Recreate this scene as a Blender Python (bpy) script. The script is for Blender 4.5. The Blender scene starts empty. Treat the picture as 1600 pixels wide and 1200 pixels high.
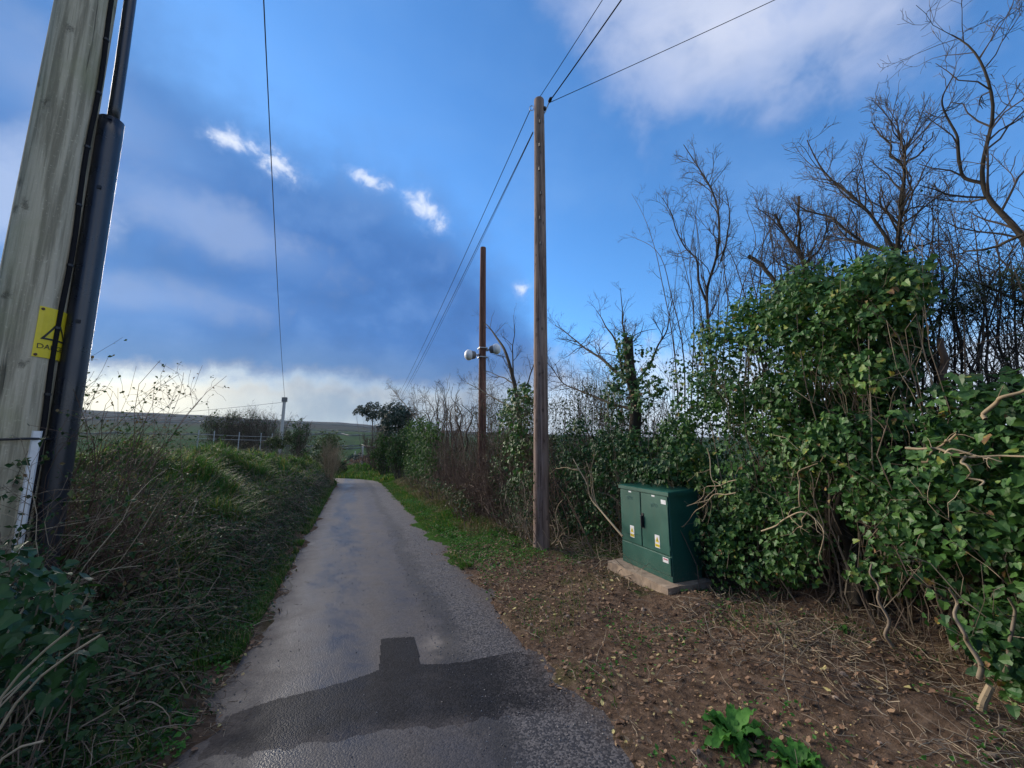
import bpy, math, random
import numpy as np
from mathutils import Matrix, Vector, Euler

random.seed(7)
RNG = np.random.default_rng(7)
sc = bpy.context.scene
COL = sc.collection

# ------------------------------------------------------------------ camera
HEAD = math.radians(20.8)      # heading, clockwise from the road direction (+Y)
PITCH = math.radians(8.26)     # looking slightly up
FPX = 620.0                    # focal length in pixels of a 1600 px wide frame
EYE = 1.6
cam_d = bpy.data.cameras.new('camera')
cam = bpy.data.objects.new('camera', cam_d); COL.objects.link(cam)
cam.location = (0, 0, EYE)
cam.rotation_euler = (math.pi / 2 + PITCH, 0, -HEAD)
cam_d.sensor_width = 36; cam_d.lens = FPX / 1600 * 36
cam_d.clip_start = 0.05; cam_d.clip_end = 20000
sc.camera = cam

# ------------------------------------------------------------------ sky, sun, exposure
SUN_AZ = math.radians(-34); SUN_EL = math.radians(20)
world = bpy.data.worlds.new('World'); sc.world = world; world.use_nodes = True
wt = world.node_tree; wt.nodes.clear()
class NT:
    """tiny expression helper for shader node trees"""
    def __init__(s, t): s.t = t
    def n(s, kind, **kw):
        nd = s.t.nodes.new(kind)
        for k, v in kw.items(): setattr(nd, k, v)
        return nd
    def put(s, sock, v):
        if isinstance(v, bpy.types.NodeSocket): s.t.links.new(v, sock)
        elif v is not None: sock.default_value = v
    def m(s, op, a, b=None, c=None, clamp=False):
        nd = s.n('ShaderNodeMath', operation=op, use_clamp=clamp)
        for i, v in enumerate((a, b, c)):
            if v is not None: s.put(nd.inputs[i], v)
        return nd.outputs[0]
    def vm(s, op, a, b=None):
        nd = s.n('ShaderNodeVectorMath', operation=op)
        s.put(nd.inputs[0], a)
        if b is not None: s.put(nd.inputs[1], b)
        return nd.outputs[0]
    def step(s, v, lo, hi):
        nd = s.n('ShaderNodeMapRange', interpolation_type='SMOOTHSTEP')
        for i, q in enumerate((v, lo, hi, 0.0, 1.0)): s.put(nd.inputs[i], q)
        return nd.outputs[0]
    def lin(s, v, lo, hi, a=0.0, b=1.0):
        nd = s.n('ShaderNodeMapRange')
        for i, q in enumerate((v, lo, hi, a, b)): s.put(nd.inputs[i], q)
        return nd.outputs[0]
    def mix(s, f, a, b, mode='MIX'):
        nd = s.n('ShaderNodeMix', data_type='RGBA', blend_type=mode)
        s.put(nd.inputs[0], f)
        for i, v in ((6, a), (7, b)):
            if isinstance(v, tuple) and len(v) == 3: v = v + (1,)
            s.put(nd.inputs[i], v)
        return nd.outputs[2]
    def noise(s, vec, scale, detail=4, rough=0.55, dist=0.0, col=False):
        nd = s.n('ShaderNodeTexNoise')
        if vec is not None: s.put(nd.inputs['Vector'], vec)
        nd.inputs['Scale'].default_value = scale; nd.inputs['Detail'].default_value = detail
        nd.inputs['Roughness'].default_value = rough; nd.inputs['Distortion'].default_value = dist
        return nd.outputs[1 if col else 0]
    def ramp(s, f, stops, interp='LINEAR'):
        nd = s.n('ShaderNodeValToRGB'); cr = nd.color_ramp; cr.interpolation = interp
        while len(cr.elements) < len(stops): cr.elements.new(0.5)
        for e, (p, c) in zip(cr.elements, stops):
            e.position = p; e.color = tuple(c) + (1,) if len(c) == 3 else c
        s.put(nd.inputs[0], f); return nd.outputs[0]
    def sep(s, v):
        nd = s.n('ShaderNodeSeparateXYZ'); s.put(nd.inputs[0], v); return nd.outputs
    def comb(s, x, y, z):
        nd = s.n('ShaderNodeCombineXYZ')
        for i, v in enumerate((x, y, z)): s.put(nd.inputs[i], v)
        return nd.outputs[0]
W = NT(wt)
def build_sky():
    sky = W.n('ShaderNodeTexSky', sky_type='NISHITA', sun_disc=False)
    sky.sun_elevation = SUN_EL; sky.sun_rotation = SUN_AZ; sky.altitude = 60
    sky.air_density = 1.0; sky.dust_density = 0.4; sky.ozone_density = 2.5
    d = W.n('ShaderNodeTexCoord').outputs['Generated']
    x, y, z = W.sep(d)
    az = W.m('MULTIPLY', W.m('ARCTAN2', x, y), 57.2958)           # degrees, 0 = along the lane
    el = W.m('MULTIPLY', W.m('ARCSINE', z), 57.2958)
    # clear sky, a little deeper in hue than the raw model
    blue = W.mix(1.0, sky.outputs[0], (0.60, 1.10, 1.52), 'MULTIPLY')
    # cloud layer seen as a flat deck: project the direction onto a plane
    zc = W.m('ADD', W.m('MAXIMUM', z, 0.0), 0.22)
    deck = W.comb(W.m('DIVIDE', x, zc), W.m('DIVIDE', y, zc), 0.0)
    n1 = W.noise(deck, 1.1, 5, 0.55, 0.35)
    n2 = W.noise(deck, 3.2, 5, 0.6, 0.3)
    n3 = W.noise(d, 9.0, 5, 0.55, 0.2)
    n4 = W.noise(d, 24.0, 4, 0.6, 0.3); n5 = W.noise(d, 62.0, 4, 0.6, 0.3)
    nn = W.m('ADD', W.m('MULTIPLY', n1, 0.6), W.m('MULTIPLY', n2, 0.4))
    # --- thin veils everywhere
    veil = W.m('MULTIPLY', W.step(nn, 0.42, 0.72), 0.40)
    c = W.mix(veil, blue, (1.3, 2.7, 5.3))
    # broken white cloud added in the unseen sky behind the viewer, for neutral fill
    rest = W.m('MULTIPLY', W.step(nn, 0.40, 0.56), W.step(W.m('ABSOLUTE', W.m('SUBTRACT', az, 20.0)), 75.0, 115.0))
    c = W.mix(W.m('MULTIPLY', rest, 0.9), c, W.mix(n2, (4.6, 5.0, 5.8), (7.0, 7.0, 7.2)))
    # --- white fair-weather cloud high over the hedge
    def blob(a0, e0, ra, re, tilt=0.0):
        da = W.m('SUBTRACT', az, a0); de = W.m('SUBTRACT', el, e0)
        ct, st = math.cos(math.radians(tilt)), math.sin(math.radians(tilt))
        u = W.m('ADD', W.m('MULTIPLY', da, ct / ra), W.m('MULTIPLY', de, st / ra))
        v = W.m('ADD', W.m('MULTIPLY', da, -st / re), W.m('MULTIPLY', de, ct / re))
        return W.m('SQRT', W.m('ADD', W.m('MULTIPLY', u, u), W.m('MULTIPLY', v, v)))
    def off(n, k): return W.m('MULTIPLY', W.m('SUBTRACT', n, 0.5), k)
    w1 = W.m('ADD', blob(52, 46, 21, 9.0, -16), W.m('ADD', off(nn, 3.4), off(n3, 1.6)))
    white = W.m('SUBTRACT', 1.0, W.step(w1, 0.10, 1.30))
    c = W.mix(W.m('MULTIPLY', white, 0.82), c, W.mix(W.step(n3, 0.3, 0.7), (2.9, 3.5, 5.1), (4.9, 5.1, 5.9)))
    # --- pale cumulus low behind the right-hand hedge
    lowr = W.m('MULTIPLY', W.m('SUBTRACT', 1.0, W.step(W.m('ADD', el, W.m('ADD', off(n3, 16.0), off(n4, 8.0))), 4.0, 15.0)), W.step(az, 8.0, 26.0))
    c = W.mix(W.m('MULTIPLY', lowr, 0.85), c, W.mix(n4, (4.2, 4.7, 5.6), (6.0, 6.2, 6.6)))
    # --- the big slate-blue bank over the valley: top and bottom edge as curves of azimuth
    t = W.lin(az, -60.0, 40.0)
    def curve(pts, lo, hi):
        r = W.ramp(t, [((a + 60) / 100, ((v - lo) / (hi - lo),) * 3) for a, v in pts])
        return W.m('ADD', W.m('MULTIPLY', W.sep(r)[0], hi - lo), lo)
    top = curve([(-60, 50), (-36, 45), (-15, 37), (2, 34), (10, 31), (16, 26), (22.7, 19), (28, 11), (40, 2)], 0, 50)
    bot = curve([(-60, 7), (-30, 7.4), (-21, 7.8), (-7, 9.4), (2.6, 8.8), (11.5, 8.2), (22.7, 9.5), (40, 11)], 0, 50)
    wob = W.m('ADD', off(n3, 9.0), off(nn, 9.0))
    up = W.m('SUBTRACT', W.m('ADD', top, W.m('MULTIPLY', wob, 1.3)), el)
    bank = W.m('MULTIPLY', W.step(up, -7.0, 7.0), W.step(W.m('ADD', W.m('SUBTRACT', el, bot), W.m('ADD', W.m('MULTIPLY', wob, 0.35), off(n4, 3.0))), -4.2, 0.6))
    tone = W.m('ADD', W.m('MULTIPLY', nn, 0.55), W.m('MULTIPLY', n3, 0.45))
    body = W.ramp(tone, [(0.34, (0.030, 0.100, 0.290)), (0.50, (0.048, 0.145, 0.390)), (0.66, (0.115, 0.235, 0.500))])
    body = W.mix(1.0, body, (7.4, 7.4, 7.6), 'MULTIPLY')
    body = W.mix(W.m('MULTIPLY', W.step(el, 24.0, 38.0), 0.6), body, W.mix(n3, (0.46, 1.40, 3.5), (0.95, 2.05, 4.2)))
    low = W.m('SUBTRACT', 1.0, W.step(W.m('SUBTRACT', el, bot), 0.0, 6.0))
    body = W.mix(W.m('MULTIPLY', low, 0.6), body, (0.62, 1.1, 2.1))
    c = W.mix(W.m('MULTIPLY', bank, 0.94), c, body)
    # --- soft brighter streaks and the silver-lined crests of the bank
    for a0, e0, ra, re, tl in ((-17, 33.2, 2.2, 0.7, 0), (-12.3, 32.6, 2.6, 0.9, -14), (-0.8, 33.6, 2.1, 0.6, -6), (7.4, 31.2, 2.1, 1.15, -24), (22.3, 21.5, 0.9, 0.8, 0)):
        b = W.m('ADD', blob(a0, e0, ra, re, tl), W.m('ADD', off(n4, 4.0), off(n5, 1.4)))
        halo = W.m('SUBTRACT', 1.0, W.step(b, 0.4, 2.4))
        c = W.mix(W.m('MULTIPLY', halo, 0.30), c, (3.0, 3.9, 5.8))
        c = W.mix(W.m('MULTIPLY', W.m('SUBTRACT', 1.0, W.step(b, -0.1, 1.5)), 0.8), c, W.mix(n5, (4.2, 4.8, 6.0), (6.6, 6.7, 7.0)))
    for a0, e0, ra, re, tl, k in ((-19, 24.5, 11, 2.6, -8, .45), (-34, 21, 5, 4.0, 0, .8), (-30, 31, 9, 3.0, -10, .3), (-26, 15.0, 12, 1.8, 4, .35)):
        b = W.m('ADD', blob(a0, e0, ra, re, tl), W.m('ADD', off(nn, 3.0), off(n3, 3.0)))
        c = W.mix(W.m('MULTIPLY', W.m('SUBTRACT', 1.0, W.step(b, 0.1, 1.7)), k), c, (2.7, 3.5, 5.2))
    # --- bright strip below the bank, glowing where the sun sits behind it
    strip = W.m('SUBTRACT', 1.0, W.step(W.m('ADD', W.m('SUBTRACT', el, bot), W.m('ADD', W.m('MULTIPLY', wob, 0.35), off(n4, 3.0))), -2.6, 1.6))
    GA, GE = SUN_AZ + math.radians(10), math.radians(5.5)
    sv = Vector((math.sin(GA) * math.cos(GE), math.cos(GA) * math.cos(GE), math.sin(GE)))
    dt = W.n('ShaderNodeVectorMath', operation='DOT_PRODUCT'); W.put(dt.inputs[0], d); dt.inputs[1].default_value = sv
    glow = W.m('POWER', W.m('MAXIMUM', dt.outputs['Value'], 0.0), 55.0)
    sc_ = W.mix(glow, W.mix(W.step(n3, 0.35, 0.65), (1.7, 2.05, 2.6), (3.0, 3.2, 3.4)), (7.0, 6.3, 4.8))
    left = W.m('SUBTRACT', 1.0, W.step(az, 14.0, 32.0))
    c = W.mix(W.m('MULTIPLY', W.m('MULTIPLY', strip, left), 0.94), c, sc_)
    bg = W.n('ShaderNodeBackground'); bg.inputs[1].default_value = 0.075
    wt.links.new(c, bg.inputs[0])
    out = W.n('ShaderNodeOutputWorld'); wt.links.new(bg.outputs[0], out.inputs[0])
build_sky()
world.cycles.sampling_method = 'MANUAL'; world.cycles.sample_map_resolution = 512
sun_d = bpy.data.lights.new('sun', 'SUN'); sun = bpy.data.objects.new('sun', sun_d); COL.objects.link(sun)
sun_d.energy = 2.5; sun_d.angle = math.radians(40); sun_d.color = (1.0, 0.89, 0.74)
sdir = Vector((math.sin(SUN_AZ) * math.cos(SUN_EL), math.cos(SUN_AZ) * math.cos(SUN_EL), math.sin(SUN_EL)))
sun.rotation_euler = sdir.to_track_quat('Z', 'Y').to_euler(); sun.location = sdir * 60
sc.view_settings.view_transform = 'Standard'; sc.view_settings.look = 'None'
sc.view_settings.gamma = 1.0; sc.view_settings.exposure = 1.2
sc.render.engine = 'CYCLES'
sc.cycles.use_denoising = True
sc.cycles.max_bounces = 6; sc.cycles.diffuse_bounces = 3; sc.cycles.glossy_bounces = 2
sc.cycles.transparent_max_bounces = 4

# ------------------------------------------------------------------ placing helpers
RCAM = Euler((math.pi / 2 + PITCH, 0, -HEAD)).to_matrix()
FWD = Vector((math.sin(HEAD), math.cos(HEAD), 0))
def ray(px, py): return RCAM @ Vector((px - 800, 600 - py, -FPX))
def PD(px, py, depth):                       # point at a horizontal depth
    r = ray(px, py); return Vector((0, 0, EYE)) + r * (depth / r.dot(FWD))
def PX(px, py, xw):                          # point on the vertical plane x = xw (the line of a hedge)
    r = ray(px, py); return Vector((0, 0, EYE)) + r * (xw / r.x)
def PZ(px, py, zw):
    r = ray(px, py); return Vector((0, 0, EYE)) + r * ((zw - EYE) / r.z)
def hash2(ix, iy, seed):
    v = np.sin(ix * 127.1 + iy * 311.7 + seed * 74.7) * 43758.5453
    return v - np.floor(v)
def vnoise(x, y, seed=0):
    x = np.asarray(x, float); y = np.asarray(y, float)
    ix = np.floor(x); iy = np.floor(y); fx = x - ix; fy = y - iy
    fx = fx * fx * (3 - 2 * fx); fy = fy * fy * (3 - 2 * fy)
    a = hash2(ix, iy, seed); b = hash2(ix + 1, iy, seed); c = hash2(ix, iy + 1, seed); d = hash2(ix + 1, iy + 1, seed)
    return (a * (1 - fx) + b * fx) * (1 - fy) + (c * (1 - fx) + d * fx) * fy
def fbm(x, y, seed=0, o=4):
    s = 0; a = 0.5
    for i in range(o): s = s + a * vnoise(x * 2 ** i, y * 2 ** i, seed + i); a *= 0.5
    return s / (1 - 0.5 ** o)
def sst(v, a, b):
    t = np.clip((np.asarray(v, float) - a) / (b - a), 0, 1); return t * t * (3 - 2 * t)

# ------------------------------------------------------------------ land shape
HALF = 1.15                                   # half width of the lane
def road_x(y):
    y = np.asarray(y, float)
    return 0.35 - 0.012 * np.clip(y, -20, 60) - 0.026 * np.clip(y - 25, 0, 25) ** 2 - 1.3 * np.clip(y - 50, 0, 40)
def road_z(y):
    y = np.asarray(y, float)
    return -0.025 * np.clip(y, -12, 20) - 0.05 * np.clip(y - 20, 0, 80)
def hill_k(az):
    return np.interp(az, [-80, -40, -22, -2, 12, 40, 90], [96, 108, 104, 84, 50, 20, 20])
def land(x, y):
    x = np.asarray(x, float); y = np.asarray(y, float)
    s = x - road_x(y); zr = road_z(y)
    sl = -s - HALF; sr = s - HALF
    H = 0.75 + 0.55 * sst(y, 3.0, 7.5)
    lump = (fbm(x * 1.3, y * 1.3, 3) - 0.5) + 0.7 * (vnoise(x * 0.5, y * 0.45, 17) - 0.5)
    zl = H * (0.45 * sst(sl, 0.05, 0.8) + 0.55 * sst(sl, 0.3, 2.0)) - 0.3 * sst(sl, 2.6, 5.0) + lump * 0.42 * sst(sl, 0.2, 1.2)
    zrr = 0.17 * sst(sr, 0.0, 1.5) + 0.62 * sst(sr, 2.0, 3.1) - 0.25 * sst(sr, 3.6, 6.0) + lump * 0.17 * sst(sr, 0.2, 1.0)
    fine = (fbm(x * 7, y * 7, 9) - 0.5) * 0.05
    edge = np.where(s < 0, sl, sr)
    # the soil laps a little over the tarmac edge
    lap = -0.05 + 0.065 * sst(edge + (fbm(x * 2.6, y * 2.6, 5) - 0.5) * 0.6, -0.20, 0.06)
    near = zr + np.where(s < 0, zl, zrr) + lap + fine * sst(edge, -0.1, 0.25)
    d = np.hypot(x, y); az = np.degrees(np.arctan2(x, y))
    k = hill_k(az)
    far = np.interp(d, [0, 60, 280, 600, 1000, 1900, 2600, 9000], [-0.5, -4.5, -17, -4, 0, 0, 0, 0])
    far = far + k * np.interp(d, [280, 600, 1000, 1900, 2600, 9000], [0, 0.05, 0.32, 1.0, 1.02, 0.6])
    far = far + (fbm(x / 160, y / 160, 21) - 0.5) * 14 * sst(d, 200, 700)
    return near + (far - near) * sst(d, 42, 120)
def gz(x, y): return float(land(x, y))

# ------------------------------------------------------------------ mesh helpers
def link(o, parent=None):
    COL.objects.link(o)
    if parent is not None: o.parent = parent
    return o
def tag(o, label=None, cat=None, group=None, kind=None):
    if label: o['label'] = label
    if cat: o['category'] = cat
    if group: o['group'] = group
    if kind: o['kind'] = kind
    return o
def empty(name, loc, label=None, cat=None, group=None):
    o = bpy.data.objects.new(name, None); o.location = loc; o.empty_display_size = 0.1
    COL.objects.link(o); return tag(o, label, cat, group)
class Geo:
    """collects vertices and faces; build() makes ONE mesh object"""
    def __init__(s): s.v = []; s.f = []; s.a = []; s.n = 0
    def add(s, v, f, var=0.5):
        v = np.asarray(v, float).reshape(-1, 3); s.v.append(v)
        for q in (f if isinstance(f, list) and len(f) and isinstance(f[0], np.ndarray) else [np.asarray(f)]):
            if len(q): s.f.append(q.astype(np.int64) + s.n)
        s.a.append(np.broadcast_to(np.asarray(var, float).reshape(-1), (len(v),)) if np.ndim(var) else np.full(len(v), float(var)))
        s.n += len(v); return s
    def mesh(s, name, mat, origin=(0, 0, 0), smooth=False):
        me = bpy.data.meshes.new(name)
        v = np.concatenate(s.v) - np.asarray(origin, float)
        me.vertices.add(len(v)); me.vertices.foreach_set('co', v.astype(np.float32).ravel())
        idx = np.concatenate([q.ravel() for q in s.f]); tot = np.concatenate([np.full(len(q), q.shape[1]) for q in s.f])
        me.loops.add(len(idx)); me.loops.foreach_set('vertex_index', idx.astype(np.int32))
        st = np.concatenate([[0], np.cumsum(tot)[:-1]])
        me.polygons.add(len(tot)); me.polygons.foreach_set('loop_start', st.astype(np.int32))
        me.polygons.foreach_set('use_smooth', np.full(len(tot), smooth))
        at = me.attributes.new('var', 'FLOAT', 'POINT'); at.data.foreach_set('value', np.concatenate(s.a).astype(np.float32))
        me.update(calc_edges=True)
        me.materials.append(mat); return me
    def build(s, name, mat, parent=None, smooth=False):
        org = parent.location if parent is not None else (0, 0, 0)
        if parent is not None and parent.parent is not None: org = Vector(org) + parent.parent.location
        o = bpy.data.objects.new(name, s.mesh(name, mat, org, smooth)); return link(o, parent)
def box(g, lo, hi, var=0.5, bev=0.0):
    (x0, y0, z0), (x1, y1, z1) = lo, hi
    if bev <= 0:
        v = [(x, y, z) for z in (z0, z1) for y in (y0, y1) for x in (x0, x1)]
        return g.add(v, np.array([(0, 2, 3, 1), (4, 5, 7, 6), (0, 1, 5, 4), (2, 6, 7, 3), (0, 4, 6, 2), (1, 3, 7, 5)]), var)
    b = bev; v = []; idx = {}
    for i, x in enumerate((x0, x1)):
        for j, y in enumerate((y0, y1)):
            for k, z in enumerate((z0, z1)):
                sx, sy, sz = (b, -b)[i], (b, -b)[j], (b, -b)[k]
                for ax, p in enumerate(((x, y + sy, z + sz), (x + sx, y, z + sz), (x + sx, y + sy, z))):
                    idx[i, j, k, ax] = len(v); v.append(p)
    quads = []; tris = []
    for s_ in (0, 1):
        quads.append([idx[s_, j, k, 0] for j, k in ((0, 0), (1, 0), (1, 1), (0, 1))])
        quads.append([idx[i, s_, k, 1] for i, k in ((0, 0), (1, 0), (1, 1), (0, 1))])
        quads.append([idx[i, j, s_, 2] for i, j in ((0, 0), (1, 0), (1, 1), (0, 1))])
    for a in (0, 1):
        for c in (0, 1):
            quads.append([idx[0, a, c, 1], idx[1, a, c, 1], idx[1, a, c, 2], idx[0, a, c, 2]])
            quads.append([idx[a, 0, c, 0], idx[a, 1, c, 0], idx[a, 1, c, 2], idx[a, 0, c, 2]])
            quads.append([idx[a, c, 0, 0], idx[a, c, 1, 0], idx[a, c, 1, 1], idx[a, c, 0, 1]])
    for i in (0, 1):
        for j in (0, 1):
            for k in (0, 1): tris.append([idx[i, j, k, 0], idx[i, j, k, 1], idx[i, j, k, 2]])
    return g.add(v, [np.array(quads), np.array(tris)], var)
def unit(v): return v / np.maximum(np.linalg.norm(v, axis=-1, keepdims=True), 1e-9)
def tubes(g, pts, rad, k=4, var=0.5, cap=False):
    """pts (P,N,3), rad (P,N): P tapered tubes"""
    pts = np.asarray(pts, float); rad = np.asarray(rad, float)
    if pts.ndim == 2: pts = pts[None]
    if rad.ndim == 1: rad = np.broadcast_to(rad[None], pts.shape[:2])
    P, N, _ = pts.shape
    if P == 0: return g
    tan = unit(np.gradient(pts, axis=1)); ov = unit(pts[:, -1] - pts[:, 0])
    ref = np.where(np.abs(ov[:, 2:3]) > 0.7, np.array([[1.0, 0, 0]]), np.array([[0, 0, 1.0]]))[:, None, :]
    u = unit(np.cross(tan, np.broadcast_to(ref, tan.shape))); w = np.cross(tan, u)
    an = np.arange(k) * 2 * np.pi / k
    ring = pts[:, :, None] + rad[:, :, None, None] * (np.cos(an)[:, None] * u[:, :, None] + np.sin(an)[:, None] * w[:, :, None])
    base = (np.arange(P) * N * k)[:, None, None] + (np.arange(N - 1) * k)[None, :, None]
    i = np.arange(k)[None, None]; j = (i + 1) % k
    f = np.stack([base + i, base + j, base + k + j, base + k + i], -1).reshape(-1, 4)
    vv = np.repeat(np.broadcast_to(np.asarray(var, float).reshape(-1), (P,)) if np.ndim(var) else np.full(P, float(var)), N * k)
    fs = [f]
    if cap:
        e = (np.arange(P) * N * k)[:, None]
        fs.append(e + np.arange(k)[::-1][None]); fs.append(e + (N - 1) * k + np.arange(k)[None])
    return g.add(ring.reshape(-1, 3), fs, vv)
def lathe(g, prof, axis_o, axis_d, k=20, var=0.5):
    """prof: list of (distance along the axis, radius)"""
    o = np.asarray(axis_o, float); dv = unit(np.asarray(axis_d, float))
    pts = np.array([o + dv * t for t, r in prof]); rad = np.array([r for t, r in prof])
    ref = np.array([1.0, 0, 0]) if abs(dv[2]) > 0.7 else np.array([0, 0, 1.0])
    u = unit(np.cross(dv, ref)); w = np.cross(dv, u); an = np.arange(k) * 2 * np.pi / k
    ring = pts[:, None] + rad[:, None, None] * (np.cos(an)[None, :, None] * u + np.sin(an)[None, :, None] * w)
    N = len(prof); i = np.arange(k)[None]; j = (i + 1) % k; b = (np.arange(N - 1) * k)[:, None]
    f = np.stack([b + i, b + j, b + k + j, b + k + i], -1).reshape(-1, 4)
    return g.add(ring.reshape(-1, 3), f, var)
def resample(p, n):
    p = np.asarray(p, float); L = np.concatenate([[0], np.cumsum(np.linalg.norm(np.diff(p, axis=0), axis=1))])
    t = np.linspace(0, L[-1], n); q = np.stack([np.interp(t, L, p[:, i]) for i in range(3)], 1)
    for _ in range(2): q[1:-1] = q[1:-1] * 0.5 + (q[:-2] + q[2:]) * 0.25
    return q
def frames(nrm, dirv):
    z = unit(nrm); y = unit(dirv - (dirv * z).sum(-1, keepdims=True) * z); x = np.cross(y, z)
    return np.stack([x, y, z], -1)                       # columns
def scatter(g, tmpl, pos, R, scale, var):
    tv, tf = tmpl; L = len(pos)
    if L == 0: return g
    sc3 = scale[:, None, None] if scale.ndim == 1 else scale[:, None, :]
    v = np.einsum('lij,lvj->lvi', R, tv[None] * sc3) + pos[:, None]
    off = (np.arange(L) * len(tv))[:, None, None]
    g.add(v.reshape(-1, 3), [(q[None] + off).reshape(-1, q.shape[1]) for q in tf], np.repeat(var, len(tv)))
    return g

# ------------------------------------------------------------------ materials
def new_mat(name):
    m = bpy.data.materials.new(name); m.use_nodes = True; t = m.node_tree; t.nodes.clear()
    N = NT(t); b = N.n('ShaderNodeBsdfPrincipled'); o = N.n('ShaderNodeOutputMaterial')
    t.links.new(b.outputs[0], o.inputs[0]); return m, N, b
def bump(N, b, h, strength, dist):
    nd = N.n('ShaderNodeBump'); nd.inputs['Strength'].default_value = strength; nd.inputs['Distance'].default_value = dist
    N.put(nd.inputs['Height'], h); N.put(b.inputs['Normal'], nd.outputs[0])
def pos(N): return N.n('ShaderNodeNewGeometry').outputs['Position']
def attr(N, name): return N.n('ShaderNodeAttribute', attribute_name=name).outputs['Fac']
def mat_flat(name, col, rough=0.6, spec=0.5, metal=0.0, mott=0.15, scale=30, bmp=0.0):
    m, N, b = new_mat(name); n = N.noise(pos(N), scale, 5)
    c = N.mix(N.lin(n, 0.3, 0.7), tuple(v * (1 - mott) for v in col), tuple(min(1, v * (1 + mott)) for v in col))
    N.put(b.inputs['Base Color'], c); N.put(b.inputs['Roughness'], N.lin(n, 0.3, 0.7, max(0.05, rough - 0.08), min(1, rough + 0.08)))
    b.inputs['Specular IOR Level'].default_value = spec; b.inputs['Metallic'].default_value = metal
    if bmp: bump(N, b, n, bmp, 0.01)
    return m
def mat_var(name, stops, rough=0.5, spec=0.5, trans=0.0, nscale=25, bmp=0.0):
    """colour from the per-leaf 'var' attribute with fine mottling"""
    m, N, b = new_mat(name); v = attr(N, 'var'); n = N.noise(pos(N), nscale, 3)
    f = N.m('ADD', v, N.m('MULTIPLY', N.m('SUBTRACT', n, 0.5), 0.35), clamp=True)
    c = N.ramp(f, stops); N.put(b.inputs['Base Color'], c)
    N.put(b.inputs['Roughness'], N.lin(n, 0.3, 0.7, rough - 0.08, rough + 0.12)); b.inputs['Specular IOR Level'].default_value = spec
    if bmp: bump(N, b, n, bmp, 0.004)
    if trans > 0:
        t = N.n('ShaderNodeBsdfTranslucent'); N.put(t.inputs[0], N.mix(1.0, c, (1.0, 1.15, 0.5), 'MULTIPLY'))
        ms = N.n('ShaderNodeMixShader'); ms.inputs[0].default_value = trans
        N.t.links.new(b.outputs[0], ms.inputs[1]); N.t.links.new(t.outputs[0], ms.inputs[2])
        N.t.links.new(ms.outputs[0], [x for x in N.t.nodes if x.type == 'OUTPUT_MATERIAL'][0].inputs[0])
    return m
MAT = {}
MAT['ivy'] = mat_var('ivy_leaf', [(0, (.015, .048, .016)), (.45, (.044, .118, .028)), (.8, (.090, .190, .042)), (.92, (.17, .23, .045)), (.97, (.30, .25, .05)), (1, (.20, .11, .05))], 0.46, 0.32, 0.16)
MAT['ivy_far'] = mat_var('ivy_leaf_dark', [(0, (.014, .034, .012)), (.5, (.042, .092, .024)), (1, (.095, .165, .04))], 0.65, 0.15, 0.15)
MAT['evergreen'] = mat_var('evergreen_leaf', [(0, (.012, .030, .016)), (1, (.032, .068, .034))], 0.5, 0.4)
MAT['gorse'] = mat_var('gorse_spines', [(0, (.025, .035, .012)), (.6, (.06, .085, .02)), (1, (.13, .15, .03))], 0.6, 0.3)
MAT['bramble_leaf'] = mat_var('bramble_leaf', [(0, (.014, .034, .018)), (.5, (.032, .075, .026)), (.8, (.075, .095, .035)), (1, (.14, .09, .05))], 0.6, 0.2, 0.15)
MAT['stem'] = mat_var('bramble_stem', [(0, (.05, .034, .026)), (.4, (.13, .095, .07)), (.75, (.24, .19, .13)), (1, (.40, .33, .23))], 0.65, 0.3)
MAT['twig'] = mat_var('bare_twig', [(0, (.040, .030, .026)), (.5, (.085, .066, .052)), (1, (.16, .13, .10))], 0.75, 0.25)
MAT['redtwig'] = mat_var('reddish_twig', [(0, (.042, .026, .020)), (.5, (.105, .068, .050)), (1, (.20, .14, .10))], 0.75, 0.25)
MAT['bark'] = mat_var('lichen_bark', [(0, (.022, .018, .014)), (.5, (.052, .043, .031)), (1, (.10, .09, .056))], 0.85, 0.2, 0, 18, 0.6)
MAT['pale'] = mat_var('pale_dead_stem', [(0, (.14, .10, .06)), (.6, (.30, .23, .14)), (1, (.45, .37, .25))], 0.7, 0.3)
MAT['grass'] = mat_var('grass_blade', [(0, (.018, .055, .010)), (.5, (.046, .118, .026)), (.85, (.080, .165, .036)), (1, (.24, .20, .09))], 0.55, 0.25, 0.4)
MAT['straw'] = mat_var('dry_grass', [(0, (.10, .07, .035)), (.6, (.23, .17, .09)), (1, (.36, .29, .16))], 0.7, 0.25, 0.1)
MAT['litter'] = mat_var('dead_leaf', [(0, (.075, .042, .026)), (.5, (.21, .12, .070)), (.85, (.36, .23, .13)), (1, (.44, .38, .15))], 0.7, 0.3)
MAT['weed'] = mat_var('broad_weed_leaf', [(0, (.030, .10, .018)), (.6, (.055, .18, .028)), (1, (.10, .25, .045))], 0.6, 0.2, 0.25, 40, 0.4)
MAT['clod'] = mat_var('soil_clod', [(0, (.05, .030, .020)), (.5, (.13, .082, .054)), (1, (.24, .165, .115))], 0.9, 0.1, 0, 60, 0.5)
MAT['stone'] = mat_flat('stone', (.24, .18, .14), 0.8, 0.3, 0, 0.4, 25, 0.4)
MAT['grit'] = mat_var('grit', [(0, (.05, .05, .055)), (.5, (.13, .12, .12)), (1, (.34, .31, .28))], 0.7, 0.4)
MAT['black'] = mat_flat('black_rubber', (.014, .014, .017), 0.45, 0.5)
MAT['cable'] = mat_flat('cable_sheath', (.012, .012, .014), 0.8, 0.1)
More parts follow.
